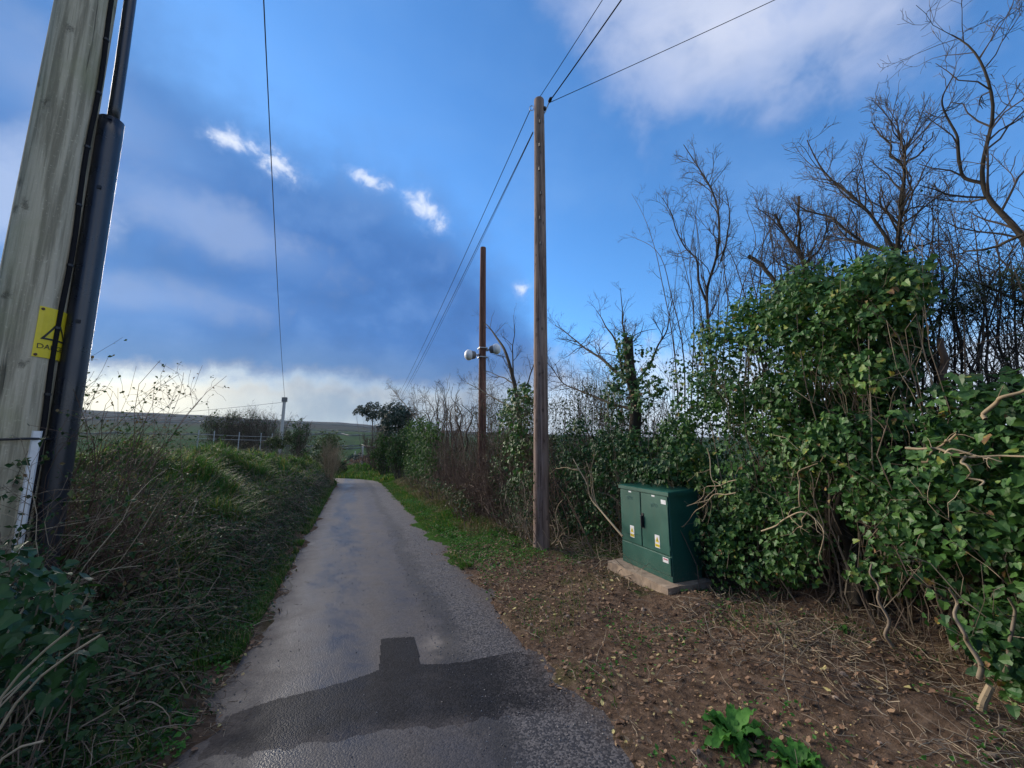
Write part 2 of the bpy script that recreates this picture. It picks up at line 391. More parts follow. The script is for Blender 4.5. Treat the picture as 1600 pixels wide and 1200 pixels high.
MAT['capping'] = mat_flat('black_plastic_capping', (.014, .017, .026), 0.30, 0.6, 0, 0.25, 6)
MAT['galv'] = mat_flat('galvanised_steel', (.33, .34, .36), 0.5, 0.5, 0.7)
MAT['white'] = mat_flat('white_plastic', (.70, .71, .72), 0.45, 0.5, 0, 0.12, 12)
MAT['lamp_grey'] = mat_flat('grey_lamp_housing', (.15, .14, .14), 0.5)
MAT['yellow'] = mat_flat('yellow_sign', (.72, .56, .02), 0.42, 0.5, 0, 0.10, 14)
MAT['sign_black'] = mat_flat('sign_print', (.02, .02, .02), 0.5)
MAT['label_white'] = mat_flat('sticker_white', (.72, .73, .74), 0.45)
MAT['label_red'] = mat_flat('sticker_print_red', (.48, .12, .16), 0.5)
MAT['chalk'] = mat_flat('chalk', (.20, .34, .30), 0.9)
MAT['concrete'] = mat_flat('concrete', (.33, .25, .18), 0.85, 0.3, 0, 0.35, 9, 0.5)
MAT['steel_rust'] = mat_flat('rusty_bolt', (.09, .045, .03), 0.8)

def mat_wood(name, base, dark, green, knots=True):
    m, N, b = new_mat(name); p = N.n('ShaderNodeTexCoord').outputs['Object']
    x, y, z = N.sep(p)
    st = N.comb(x, y, N.m('MULTIPLY', z, 0.045))
    g1 = N.noise(st, 26, 6, 0.65, 0.3); g2 = N.noise(st, 90, 4, 0.6)
    n = N.noise(p, 2.2, 5); sp = N.noise(p, 55, 4, 0.7)
    c = N.mix(N.step(g1, 0.36, 0.62), dark, base)
    c = N.mix(N.m('MULTIPLY', N.step(sp, 0.58, 0.72), 0.45), c, tuple(min(1, v * 1.5) for v in base))
    c = N.mix(N.m('MULTIPLY', N.step(n, 0.48, 0.72), 0.55), c, green)
    crack = N.step(N.noise(N.comb(N.m('MULTIPLY', x, 1.0), y, N.m('MULTIPLY', z, 0.03)), 17, 3, 0.5, 0.8), 0.68, 0.73)
    c = N.mix(N.m('MULTIPLY', crack, 0.75), c, tuple(v * 0.3 for v in dark))
    h = N.m('ADD', N.m('MULTIPLY', g1, 0.7), N.m('MULTIPLY', g2, 0.4)); h = N.m('SUBTRACT', h, N.m('MULTIPLY', crack, 0.8))
    if knots:
        vo = N.n('ShaderNodeTexVoronoi', voronoi_dimensions='2D'); N.put(vo.inputs['Vector'], N.comb(N.m('MULTIPLY', N.m('ARCTAN2', y, x), 0.15), N.m('MULTIPLY', z, 0.75), 0.0))
        vo.inputs['Scale'].default_value = 3.6
        kn = N.m('SUBTRACT', 1.0, N.step(N.m('ADD', vo.outputs['Distance'], N.m('MULTIPLY', N.m('SUBTRACT', N.noise(p, 30, 4), 0.5), 0.25)), 0.02, 0.20))
        whirl = N.m('MULTIPLY', kn, N.noise(p, 60, 4, 0.7, 2.0))
        c = N.mix(N.m('MULTIPLY', N.step(whirl, 0.25, 0.6), 0.75), c, tuple(v * 0.45 for v in dark))
        h = N.m('SUBTRACT', h, N.m('MULTIPLY', whirl, 0.8))
    N.put(b.inputs['Base Color'], c); b.inputs['Roughness'].default_value = 0.85; b.inputs['Specular IOR Level'].default_value = 0.2
    bump(N, b, h, 0.8, 0.012); return m
MAT['pole_grey'] = mat_wood('weathered_grey_pole', (.50, .445, .335), (.24, .215, .155), (.30, .30, .17))
MAT['pole_brown'] = mat_wood('brown_pole', (.31, .225, .185), (.115, .078, .064), (.25, .20, .18))
MAT['pole_red'] = mat_wood('reddish_pole', (.20, .095, .065), (.085, .042, .032), (.15, .08, .06), False)
MAT['pole_far'] = mat_flat('pale_far_pole', (.40, .39, .38), 0.8)

def mat_paint():
    m, N, b = new_mat('cabinet_green_paint'); p = pos(N); n = N.noise(p, 3.5, 5); f = N.noise(p, 70, 4, 0.7)
    c = N.mix(N.lin(n, 0.3, 0.7), (.008, .074, .055), (.014, .104, .076))
    alg = N.noise(N.comb(N.m('MULTIPLY', N.sep(p)[0], 8.0), N.m('MULTIPLY', N.sep(p)[1], 8.0), N.m('MULTIPLY', N.sep(p)[2], 1.2)), 1.6, 5, 0.6)
    c = N.mix(N.m('MULTIPLY', N.step(alg, 0.52, 0.75), 0.35), c, (.045, .085, .050))
    x, y, z = N.sep(p)
    dust = N.m('MULTIPLY', N.m('SUBTRACT', 1.0, N.step(z, 0.18, 0.42)), N.step(f, 0.45, 0.70))
    c = N.mix(N.m('MULTIPLY', dust, 0.5), c, (.17, .16, .12))
    sc_ = N.noise(N.comb(N.m('MULTIPLY', x, 3.0), N.m('MULTIPLY', y, 3.0), z), 22, 3, 0.6, 1.5)
    c = N.mix(N.m('MULTIPLY', N.step(sc_, 0.70, 0.76), 0.5), c, (.10, .22, .18))
    N.put(b.inputs['Base Color'], c); N.put(b.inputs['Roughness'], N.lin(n, 0.3, 0.7, 0.36, 0.52)); bump(N, b, f, 0.08, 0.002); return m
MAT['paint'] = mat_paint()

def mat_asphalt(name, patch=False):
    m, N, b = new_mat(name); p = pos(N); x, y, z = N.sep(p)
    big = N.noise(p, 0.8, 5); mid = N.noise(p, 6, 5, 0.6)
    vo = N.n('ShaderNodeTexVoronoi'); N.put(vo.inputs['Vector'], p); vo.inputs['Scale'].default_value = 95
    ag = vo.outputs['Distance']; agc = N.sep(vo.outputs['Color'])[0]
    fine = N.noise(p, 260, 3, 0.7)
    c = N.mix(N.lin(agc, 0, 1), (.036, .032, .032), (.098, .084, .078))
    c = N.mix(N.m('MULTIPLY', N.step(big, 0.40, 0.66), 0.55), c, (.105, .087, .076))
    c = N.mix(N.m('MULTIPLY', N.step(mid, 0.58, 0.74), 0.35), c, (.055, .048, .046))
    s = N.m('SUBTRACT', x, N.m('ADD', 0.35, N.m('MULTIPLY', y, -0.012)))
    edge_n = N.m('ADD', N.m('MULTIPLY', N.m('SUBTRACT', N.noise(p, 1.6, 4), 0.5), 0.5), N.m('MULTIPLY', N.m('SUBTRACT', N.noise(p, 9, 4), 0.5), 0.22))
    sn = N.m('ADD', s, edge_n)
    # older dark surfacing on the stretch nearest the repair
    near = N.m('SUBTRACT', 1.0, N.step(N.m('ADD', y, N.m('MULTIPLY', edge_n, 1.2)), 1.75, 2.75))
    c = N.mix(N.m('MULTIPLY', near, 0.45), c, (.042, .039, .040))
    # paler scuffed concrete-like smear beside the repair tongue
    sm = N.n('ShaderNodeVectorMath', operation='DISTANCE'); N.put(sm.inputs[0], N.comb(x, y, 0.0)); sm.inputs[1].default_value = SMEAR
    c = N.mix(N.m('MULTIPLY', N.m('SUBTRACT', 1.0, N.step(N.m('ADD', sm.outputs['Value'], N.m('MULTIPLY', edge_n, 0.6)), 0.06, 0.30)), 0.75), c, (.26, .22, .18))
    # gravelly unbound margin on the right-hand edge, with a dark broken lip
    marg = N.step(sn, 0.42, 0.58)
    c = N.mix(N.m('MULTIPLY', marg, 0.8), c, N.mix(N.step(agc, 0.3, 0.9), (.024, .024, .028), (.15, .135, .13)))
    ledge = N.m('MULTIPLY', N.step(sn, 0.34, 0.46), N.m('SUBTRACT', 1.0, N.step(sn, 0.50, 0.70)))
    c = N.mix(N.m('MULTIPLY', ledge, 0.7), c, (.016, .016, .019))
    # mud washed in along both edges
    mud = N.m('ADD', N.m('SUBTRACT', 1.0, N.step(sn, -1.20, -0.70)), N.step(sn, 0.85, 1.25), clamp=True)
    c = N.mix(N.m('MULTIPLY', mud, 0.65), c, N.mix(mid, (.050, .034, .026), (.125, .088, .064)))
    # damp wheel tracks: smoother, so they mirror the sky
    tr = N.m('SUBTRACT', 1.0, N.step(N.m('ABSOLUTE', N.m('ADD', sn, 0.50)), 0.10, 0.55))
    tr2 = N.m('MULTIPLY', N.m('SUBTRACT', 1.0, N.step(N.m('ABSOLUTE', N.m('SUBTRACT', sn, 0.22)), 0.05, 0.35)), 0.45)
    wet = N.m('MULTIPLY', N.m('MAXIMUM', tr, tr2), N.step(N.noise(N.comb(x, N.m('MULTIPLY', y, 0.25), 0.0), 1.7, 4), 0.26, 0.58))
    c = N.mix(N.m('MULTIPLY', wet, 0.7), c, (.036, .032, .034))
    rough = N.m('SUBTRACT', N.lin(mid, 0.3, 0.7, 0.56, 0.74), N.m('MULTIPLY', wet, 0.30))
    # thin branching cracks
    cv = N.n('ShaderNodeTexVoronoi', feature='DISTANCE_TO_EDGE'); N.put(cv.inputs['Vector'], N.vm('ADD', p, N.noise(p, 2.5, 3, col=True))); cv.inputs['Scale'].default_value = 0.8
    crk = N.m('MULTIPLY', N.m('SUBTRACT', 1.0, N.step(cv.outputs['Distance'], 0.003, 0.010)), N.step(big, 0.48, 0.60))
    c = N.mix(N.m('MULTIPLY', crk, 0.7), c, (.018, .017, .017))
    if patch:
        fa = attr(N, 'var'); k = N.m('SUBTRACT', 1.0, N.step(N.m('ADD', fa, N.m('MULTIPLY', N.m('SUBTRACT', N.noise(p, 5, 5, 0.65), 0.5), 0.9)), 0.25, 0.95))
        c = N.mix(N.m('MULTIPLY', k, 0.93), c, N.mix(N.lin(agc, 0, 1), (.006, .007, .009), (.020, .020, .024)))
        rough = N.m('ADD', rough, N.m('MULTIPLY', k, 0.08))
    c = N.mix(N.m('MULTIPLY', N.step(fine, 0.64, 0.74), 0.35), c, (.26, .24, .22))
    N.put(b.inputs['Base Color'], c); N.put(b.inputs['Roughness'], rough); b.inputs['Specular IOR Level'].default_value = 0.12 if patch else 0.40
    bump(N, b, N.m('ADD', N.m('MULTIPLY', ag, -0.8), N.m('MULTIPLY', mid, 0.8)), 0.40, 0.005); return m
SMEAR = tuple(PZ(700, 1000, -0.05)); SMEAR = (SMEAR[0], SMEAR[1], 0.0)
MAT['asphalt'] = mat_asphalt('old_tarmac'); MAT['patch'] = mat_asphalt('fresh_tarmac', True)

def mat_ground():
    m, N, b = new_mat('ground'); p = pos(N); x, y, z = N.sep(p)
    veg = attr(N, 'veg'); far = attr(N, 'far'); dk = N.noise(p, 2.6, 5, 0.6)
    n = N.noise(p, 14, 6, 0.65); f = N.noise(p, 75, 5, 0.7); big = N.noise(p, 1.1, 4)
    soil = N.ramp(n, [(.25, (.046, .031, .022)), (.5, (.120, .080, .055)), (.72, (.215, .15, .105))])
    soil = N.mix(N.m('MULTIPLY', N.step(f, 0.60, 0.72), 0.5), soil, (.32, .24, .17))
    soil = N.mix(N.m('MULTIPLY', N.step(big, 0.52, 0.68), 0.55), soil, (.085, .090, .034))
    green = N.ramp(n, [(.25, (.022, .045, .012)), (.55, (.045, .095, .022)), (.8, (.085, .14, .035))])
    c = N.mix(N.step(N.m('ADD', veg, N.m('MULTIPLY', N.m('SUBTRACT', n, 0.5), 0.6)), 0.35, 0.65), soil, green)
    # far fields: patchwork of pasture, rough ground higher up
    q = N.comb(N.m('MULTIPLY', x, 1.0), N.m('MULTIPLY', y, 0.55), 0.0)
    vo = N.n('ShaderNodeTexVoronoi'); N.put(vo.inputs['Vector'], q); vo.inputs['Scale'].default_value = 0.0085
    fc = N.ramp(N.sep(vo.outputs['Color'])[0], [(0, (.045, .11, .025)), (.3, (.060, .135, .03)), (.5, (.10, .13, .045)), (.75, (.05, .10, .03)), (1, (.11, .10, .055))], 'CONSTANT')
    fc = N.mix(0.3, fc, N.ramp(N.noise(p, 0.05, 5), [(.3, (.03, .06, .02)), (.7, (.10, .14, .05))]))
    heath = N.ramp(N.noise(p, 0.012, 6, 0.65), [(.3, (.045, .045, .035)), (.7, (.10, .085, .065))])
    fc = N.mix(N.step(N.m('ADD', z, N.m('MULTIPLY', N.noise(p, 0.006, 3), 30.0)), 26.0, 62.0), fc, heath)
    brack = N.ramp(N.noise(p, 0.5, 6, 0.7), [(.3, (.026, .024, .014)), (.7, (.075, .058, .038))])
    d = N.n('ShaderNodeVectorMath', operation='LENGTH'); N.put(d.inputs[0], p)
    fc = N.mix(N.m('SUBTRACT', 1.0, N.step(d.outputs['Value'], 120.0, 210.0)), fc, brack)
    fc = N.mix(1.0, fc, (.50, .54, .52), 'MULTIPLY')  # cloud shade over the far hillside, put into the field colours
    c = N.mix(far, c, fc)
    N.put(b.inputs['Base Color'], c); b.inputs['Roughness'].default_value = 1.0; b.inputs['Specular IOR Level'].default_value = 0.0
    bump(N, b, N.m('ADD', n, N.m('MULTIPLY', f, 0.6)), 0.9, 0.025); return m
MAT['ground'] = mat_ground()

# ------------------------------------------------------------------ the land and the lane
def stretch(core0, core1, step, far, grow):
    a = list(np.arange(core0, core1, step)); s = step; v = core1
    while v < far: a.append(v); s *= grow; v += s
    a.append(far); s = step; v = core0 - step; lo = []
    while v > -far: lo.append(v); s *= grow; v -= s
    lo.append(-far); return np.array(lo[::-1] + a)
gx = stretch(-4.2, 5.2, 0.07, 7000, 1.085); gy = stretch(-0.5, 14.0, 0.085, 7000, 1.07)
gy = gy[gy > -400]
X, Y = np.meshgrid(gx, gy); Z = land(X, Y)
nx, ny = len(gx), len(gy)
ii = (np.arange(ny - 1)[:, None] * nx + np.arange(nx - 1)[None]).reshape(-1)
F = np.stack([ii, ii + 1, ii + nx + 1, ii + nx], -1)
g = Geo(); g.add(np.stack([X, Y, Z], -1).reshape(-1, 3), F)
ground = tag(g.build('ground', MAT['ground'], None, True), kind='structure')
S = X - road_x(Y); sl = -S - HALF; sr = S - HALF; nz = fbm(X * 0.9, Y * 0.9, 31)
veg = np.where(S < 0, sst(sl, 0.0, 0.25) * 0.62, 0.0)
veg = np.where(S > 0, np.maximum(sst(Y + (nz - 0.5) * 2.5, 5.4, 7.0) * sst(sr, -0.32, -0.12) * (1 - 0.6 * sst(sr, 1.0, 1.6)), 0.55 * sst(nz, 0.60, 0.75)), veg)
veg = np.maximum(veg, sst(sr, 4.0, 6.0)); veg = np.maximum(veg, sst(Y, 24, 28)); veg = np.maximum(veg, sst(sl, 1.5, 3.0))
for nm, a in (('veg', veg), ('far', sst(np.hypot(X, Y), 40, 80))):
    at = ground.data.attributes.new(nm, 'FLOAT', 'POINT'); at.data.foreach_set('value', a.astype(np.float32).ravel())

ry = np.concatenate([np.arange(-8, 16, 0.12), np.arange(16, 95, 0.5)]); rs = np.linspace(-HALF - 0.16, HALF + 0.16, 25)
RY, RS = np.meshgrid(ry, rs, indexing='ij')
RXX = road_x(RY) + RS; RZ = road_z(RY) + 0.004 - 0.012 * (RS / HALF) ** 2 + (fbm(RXX * 1.2, RY * 1.2, 12) - 0.5) * 0.012
n1 = len(rs); ii = (np.arange(len(ry) - 1)[:, None] * n1 + np.arange(n1 - 1)[None]).reshape(-1)
g = Geo(); g.add(np.stack([RXX, RY, RZ], -1).reshape(-1, 3), np.stack([ii, ii + 1, ii + n1 + 1, ii + n1], -1))
tag(g.build('lane', MAT['asphalt'], None, True), kind='structure')
def lane_z(x, y):
    x = np.asarray(x, float); y = np.asarray(y, float)
    return road_z(y) + 0.004 - 0.012 * ((x - road_x(y)) / HALF) ** 2 + (fbm(x * 1.2, y * 1.2, 12) - 0.5) * 0.012

def inside(poly, x, y):
    r = np.zeros(np.shape(x), bool); n = len(poly)
    for i in range(n):
        (x0, y0), (x1, y1) = poly[i], poly[(i + 1) % n]
        if y0 == y1: continue
        r ^= ((y0 > y) != (y1 > y)) & (x < (x1 - x0) * (y - y0) / (y1 - y0) + x0)
    return r
def resample2(p, n=60):
    L = np.concatenate([[0], np.cumsum(np.linalg.norm(np.diff(p, axis=0), axis=1))]); t = np.linspace(0, L[-1], n)
    return np.stack([np.interp(t, L, p[:, i]) for i in (0, 1)], 1)
# fresh tarmac repair: crisp far edge with a square tongue, ragged worn near edge
def patch():
    far_e = [(300, 1128), (420, 1088), (515, 1065), (560, 1052), (592, 1040), (595, 990), (648, 987), (660, 1030), (668, 1032), (720, 1028), (790, 1014), (835, 1006), (880, 1012)]
    near_e = [(255, 1196), (330, 1196), (400, 1188), (470, 1176), (560, 1160), (620, 1152), (680, 1145), (740, 1138), (800, 1128), (860, 1122), (930, 1128)]
    P2 = np.array([[*PZ(a, b, -0.05)][:2] for a, b in far_e + near_e[::-1]])
    st = 0.011; lo = P2.min(0) - 0.05; hi = P2.max(0) + 0.05
    xs = np.arange(lo[0], hi[0], st); ys = np.arange(lo[1], hi[1], st); XX, YY = np.meshgrid(xs, ys)
    xn = XX + (fbm(XX * 14, YY * 14, 41) - 0.5) * 0.022; yn = YY + (fbm(XX * 14, YY * 14, 47) - 0.5) * 0.022
    ins = inside(P2, xn, yn)
    nl = np.array([[*PZ(a, b, -0.05)][:2] for a, b in near_e]); dn = np.min(np.hypot(XX[..., None] - resample2(nl)[:, 0], YY[..., None] - resample2(nl)[:, 1]), -1)
    ends = np.minimum(np.abs(XX - P2[:, 0].min()), np.abs(XX - P2[:, 0].max()) * .6)
    fade = np.clip(np.maximum(1 - dn / 0.34, 1 - ends / 0.6), 0, 1)
    tongue = sst(YY - (0.30 + 0.0) - PZ(625, 1060, -0.05).y, -0.28, -0.12) * sst(-np.abs(XX - PZ(628, 1015, -0.05).x), -.26, -.16)
    fade = np.maximum(fade, 0.34 * (1 - tongue))
    keep = ins[:-1, :-1] & ins[1:, :-1] & ins[:-1, 1:] & ins[1:, 1:]
    nx_ = len(xs); q = (np.arange(len(ys) - 1)[:, None] * nx_ + np.arange(nx_ - 1)[None])[keep]
    Fq = np.stack([q, q + 1, q + nx_ + 1, q + nx_], -1); used, inv = np.unique(Fq, return_inverse=True)
    V = np.stack([XX, YY, lane_z(XX, YY) + 0.0035 - 0.006 * fade ** 2 * (0.6 + 0.8 * fbm(XX * 14, YY * 14, 53))], -1).reshape(-1, 3)[used]
    g = Geo(); g.add(V, inv.reshape(-1, 4), fade.reshape(-1)[used])
    tag(g.build('tarmac_patch', MAT['patch'], None, True), kind='structure')
patch()

# ------------------------------------------------------------------ poles, wires, cabinet
def text_mesh(txt, size):
    cu = bpy.data.curves.new('print', 'FONT'); cu.body = txt; cu.size = size; cu.align_x = 'CENTER'; cu.align_y = 'CENTER'
    ob = bpy.data.objects.new('print', cu); COL.objects.link(ob); bpy.context.view_layer.update()
    me = bpy.data.meshes.new_from_object(ob.evaluated_get(bpy.context.evaluated_depsgraph_get()))
    v = np.array([p.co[:] for p in me.vertices]); f = [list(p.vertices) for p in me.polygons]
    COL.objects.unlink(ob); bpy.data.objects.remove(ob); bpy.data.meshes.remove(me); return v, f
def pole_mesh(g, base, h, r0, r1, k=28, seed=0, cap=True, bow=0.02):
    n = 40; t = np.linspace(0, 1, n); an = np.arange(k) * 2 * np.pi / k
    r = (r0 + (r1 - r0) * t)[:, None] * (1 + 0.05 * (fbm(np.cos(an)[None] * 1.5 + 9 + seed, t[:, None] * 3 + np.sin(an)[None] * 1.5, seed) - 0.5))
    r = np.concatenate([r, r[-1:] * 0.93, r[-1:] * 0.0]) if cap else r
    zz = np.concatenate([t * h, [h + 0.012, h + 0.016]]) if cap else t * h
    bend = bow * np.sin(zz / h * 3.0 + seed)
    v = np.stack([base[0] + bend[:, None] + r * np.cos(an), base[1] + r * np.sin(an), base[2] + zz[:, None] + 0 * r], -1)
    N = len(zz); i = np.arange(k)[None]; j = (i + 1) % k; b = (np.arange(N - 1) * k)[:, None]
    return g.add(v.reshape(-1, 3), np.stack([b + i, b + j, b + k + j, b + k + i], -1).reshape(-1, 4))

# --- the near grey pole with its cable capping
LP = PD(64, 400, 2.4); LPX, LPY = LP.x, LP.y; LPZ = gz(LPX, LPY) - 0.3
near_pole = empty('utility_pole', (LPX, LPY, LPZ), 'weathered grey wooden pole with black cable capping and yellow danger plate', 'pole')
LPR = 0.152
def lp_r(z): return LPR * (1.04 - 0.022 * (z - LPZ))
g = Geo(); pole_mesh(g, (LPX, LPY, LPZ), 10.5, LPR * 1.04, LPR * 0.8, 36, 2, bow=0.0); g.build('shaft', MAT['pole_grey'], near_pole, True)
vd = Vector((LPX, LPY, 0)).normalized(); rt = Vector((vd.y, -vd.x, 0))          # away from the camera; to its right
def on_pole(side, front, z): return np.array([LPX, LPY, 0]) + np.array(rt) * side - np.array(vd) * front + np.array([0, 0, z])
ztop = PD(168, 172, 2.45).z
zz = np.linspace(LPZ + 0.1, ztop, 30)
def seat_side(z): return lp_r(z) + 0.062
g = Geo(); prof = np.array([on_pole(seat_side(z), 0.025, z) for z in zz]); tubes(g, prof[None], np.full(30, 0.068), 24, cap=True)
cp = g.build('cable_capping', MAT['capping'], near_pole, True)
for zc in (ztop - 0.02, ztop - 0.55, ztop - 1.5):
    g = Geo(); box(g, on_pole(seat_side(zc) - 0.012, 0.088, zc) - 0.011, on_pole(seat_side(zc) - 0.012, 0.088, zc) + 0.011)
    g.build('fixing', MAT['black'], cp)
g = Geo(); zz2 = np.linspace(ztop - 0.1, LPZ + 10.3, 24)
tubes(g, np.array([on_pole(seat_side(z) + 0.006 * math.sin(z * 2), 0.015, z) for z in zz2])[None], np.full(24, 0.034), 16, cap=True)
g.build('conduit', MAT['capping'], near_pole, True)
g = Geo(); zz3 = np.linspace(LPZ + 0.2, LPZ + 10.2, 70)
tubes(g, np.array([on_pole(lp_r(z) * 0.80 + 0.006 * math.sin(z * 5), lp_r(z) * 0.62 + 0.016, z) for z in zz3])[None], np.full(70, 0.013), 10)
cb = g.build('cable', MAT['cable'], near_pole, True)
for zc in np.arange(LPZ + 0.9, LPZ + 8, 0.42):
    g = Geo(); c = on_pole(lp_r(zc) * 0.80 + 0.006 * math.sin(zc * 5), lp_r(zc) * 0.62 + 0.016, zc)
    tubes(g, np.array([c - [0, 0, 0.007], c + [0, 0, 0.007]])[None], np.full(2, 0.0165), 10, cap=True); g.build('cable_clip', MAT['black'], cb)
# danger plate bent round the shaft
sign_z = PD(70, 518, 2.35).z
def bend_plate(u, w, off):           # u metres round the shaft (0 = towards the camera), w metres up
    r = lp_r(sign_z) + off; a = u / lp_r(sign_z)
    u_, w_ = np.asarray(a, float), np.asarray(w, float)
    return np.stack([LPX + rt.x * np.sin(u_) * r - vd.x * np.cos(u_) * r, LPY + rt.y * np.sin(u_) * r - vd.y * np.cos(u_) * r, sign_z + w_], -1)
def bent_grid(u0, u1, w0, w1, off, n=10):
    U, Wv = np.meshgrid(np.linspace(u0, u1, n), np.linspace(w0, w1, 2)); v = bend_plate(U, Wv, off).reshape(-1, 3)
    i = np.arange(n - 1); return v, np.stack([i, i + 1, i + n + 1, i + n], -1)
SU0, SU1, SH = 0.030, 0.225, 0.157
g = Geo(); v, f = bent_grid(SU0, SU1, -SH, SH, 0.006); g.add(v, f); v2, f2 = bent_grid(SU0, SU1, -SH, SH, 0.003); g.add(v2, f2[:, ::-1])
n = 10; g.add(np.concatenate([v, v2]), np.array([(0, n, 3 * n, 2 * n), (n - 1, 3 * n - 1, 4 * n - 1, 2 * n - 1)] + [(i, i + 1, 2 * n + i + 1, 2 * n + i) for i in range(n - 1)] + [(n + i, 3 * n + i, 3 * n + i + 1, n + i + 1) for i in range(n - 1)]))
sign = g.build('danger_sign', MAT['yellow'], near_pole); sign['label'] = 'yellow danger plate with black warning triangle'
uc = (SU0 + SU1) / 2
def tri_ring(g, R, wd, cy):
    o = [(R * math.sin(a), cy + R * math.cos(a)) for a in (0, 2 * math.pi / 3, 4 * math.pi / 3)]
    inn = [(x * (1 - wd), cy + (y - cy) * (1 - wd)) for x, y in o]
    for k in range(3):
        a, b_, c, d = o[k], o[(k + 1) % 3], inn[(k + 1) % 3], inn[k]; m = 8; t = np.linspace(0, 1, m)
        A = np.outer(1 - t, a) + np.outer(t, b_); B = np.outer(1 - t, d) + np.outer(t, c); P = np.concatenate([A, B])
        i = np.arange(m - 1); g.add(bend_plate(uc + P[:, 0], P[:, 1], 0.0085), np.stack([i, i + 1, i + m + 1, i + m], -1))
g = Geo(); tri_ring(g, 0.088, 0.24, 0.0); g.build('warning_triangle', MAT['sign_black'], sign)
g = Geo(); bolt_shape = np.array([(-.006, .036), (.012, .036), (.003, .010), (.016, .010), (-.010, -.034), (-.002, -.004), (-.014, -.004)])
g.add(bend_plate(uc + bolt_shape[:, 0], bolt_shape[:, 1] - 0.005, 0.0085), [np.array([[0, 6, 5, 2, 1]]), np.array([[2, 5, 4, 3]])]); g.build('lightning_mark', MAT['sign_black'], sign)
for txt, wv, sz in (('DANGER', -0.090, 0.043),):
    v, f = text_mesh(txt, sz); g = Geo(); base = bend_plate(uc + v[:, 0], wv + v[:, 1], 0.0085); g.v.append(base); g.a.append(np.full(len(base), .5)); g.n = len(base)
    for q in f: g.f.append(np.array([q]))
    g.build('lettering', MAT['sign_black'], sign)
for uu, ww in ((SU0 + 0.014, SH - 0.016), (SU0 + 0.014, -SH + 0.014), (SU1 - 0.014, SH - 0.016), (SU1 - 0.014, -SH + 0.014)):
    g = Geo(); c = bend_plate(uu, ww, 0.004); n_ = c - np.array([LPX, LPY, c[2]]); lathe(g, [(0, .008), (.006, .008), (.008, .004), (.008, 0)], c, n_, 10); g.build('bolt', MAT['steel_rust'], sign)
# white marker strip strapped to the foot of the shaft
w0 = PD(68, 672, 2.22); w1 = PD(40, 862, 2.22); dz = np.array(w1 - w0)
g = Geo(); rr = np.array(rt); ff = -np.array(vd)
prof = [(-.021, 0), (-.021, .012), (-.014, .022), (.014, .022), (.021, .012), (.021, 0)]
w0a = on_pole(0.105, lp_r(w0.z) * .74 + 0.006, w0.z); w1a = on_pole(0.105, lp_r(w1.z) * .74 + 0.006, w1.z - .06)
v = [w0a + rr * a + ff * b_ for a, b_ in prof] + [w1a + rr * a + ff * b_ for a, b_ in prof]
g.add(v, [np.array([(i, i + 6, (i + 1) % 6 + 6, (i + 1) % 6) for i in range(6)]), np.array([[0, 1, 2, 3, 4, 5]])]); ws = g.build('white_marker_strip', MAT['white'], near_pole)
g = Geo(); zb = w0.z - 0.05; an = np.linspace(-1.6, 1.3, 16)
pts = np.array([on_pole(math.sin(a) * (lp_r(zb) + .028), math.cos(a) * (lp_r(zb) + .028), zb + 0.004 * math.sin(a * 3)) for a in an]); tubes(g, pts[None], np.full(16, .007), 8, cap=True); g.build('black_strap', MAT['black'], ws)

# --- brown pole by the cabinet
RP = PZ(848, 852, 0.06); RPZ = gz(RP.x, RP.y) - 0.25
RP_TOP = PX(841, 156, RP.x).z
brown_pole = empty('utility_pole', (RP.x, RP.y, RPZ), 'tall brown wooden pole carrying wires beside the green cabinet', 'pole')
g = Geo(); pole_mesh(g, (RP.x, RP.y, RPZ), RP_TOP - RPZ, 0.125, 0.088, 28, 5); g.build('shaft', MAT['pole_brown'], brown_pole, True)
camd = Vector((RP.x, RP.y, 0)).normalized(); crt = Vector((camd.y, -camd.x, 0))
def rp(side, front, z): return Vector((RP.x, RP.y, z)) + crt * side - camd * front
A_thick = rp(0.20, 0.02, RP_TOP - 0.06)
g = Geo(); tubes(g, np.array([rp(0.08, 0.0, RP_TOP - 0.30), rp(0.125, 0.0, RP_TOP - 0.24), A_thick])[None], np.full(3, .010), 8, cap=True)
br = g.build('wire_bracket', MAT['galv'], brown_pole, True)
g = Geo(); lathe(g, [(0, .012), (.01, .03), (.05, .034), (.07, .02), (.075, 0)], rp(0.115, .01, RP_TOP - 0.22), (0, 0, 1), 14); g.build('insulator', MAT['black'], br, True)
g = Geo(); lathe(g, [(-.02, .01), (0, .03), (.05, .028), (.075, .012), (.08, 0)], A_thick, (0.1, -0.6, .4), 14); g.build('insulator', MAT['black'], br, True)
g = Geo(); A_left = rp(-0.135, 0.0, RP_TOP - 0.17)
an = np.linspace(0, 2 * math.pi, 14)
tubes(g, np.array([rp(-0.115 + 0.035 * math.cos(a), 0, RP_TOP - 0.15 + 0.05 * math.sin(a)) for a in an])[None], np.full(14, .006), 6)
g.build('wire_hook', MAT['galv'], brown_pole, True)
for zc in np.arange(RP_TOP - 0.5, RP_TOP - 3.2, -0.45):
    g = Geo(); q = rp(0.02 + 0.012 * math.sin(zc * 9), 0.092, zc); box(g, Vector(q) - Vector((.012, .012, .03)), Vector(q) + Vector((.012, .012, .03)))
    g.build('dark_mark', MAT['black'], brown_pole)  # invented blocks standing for dark knots and cracks in the shaft

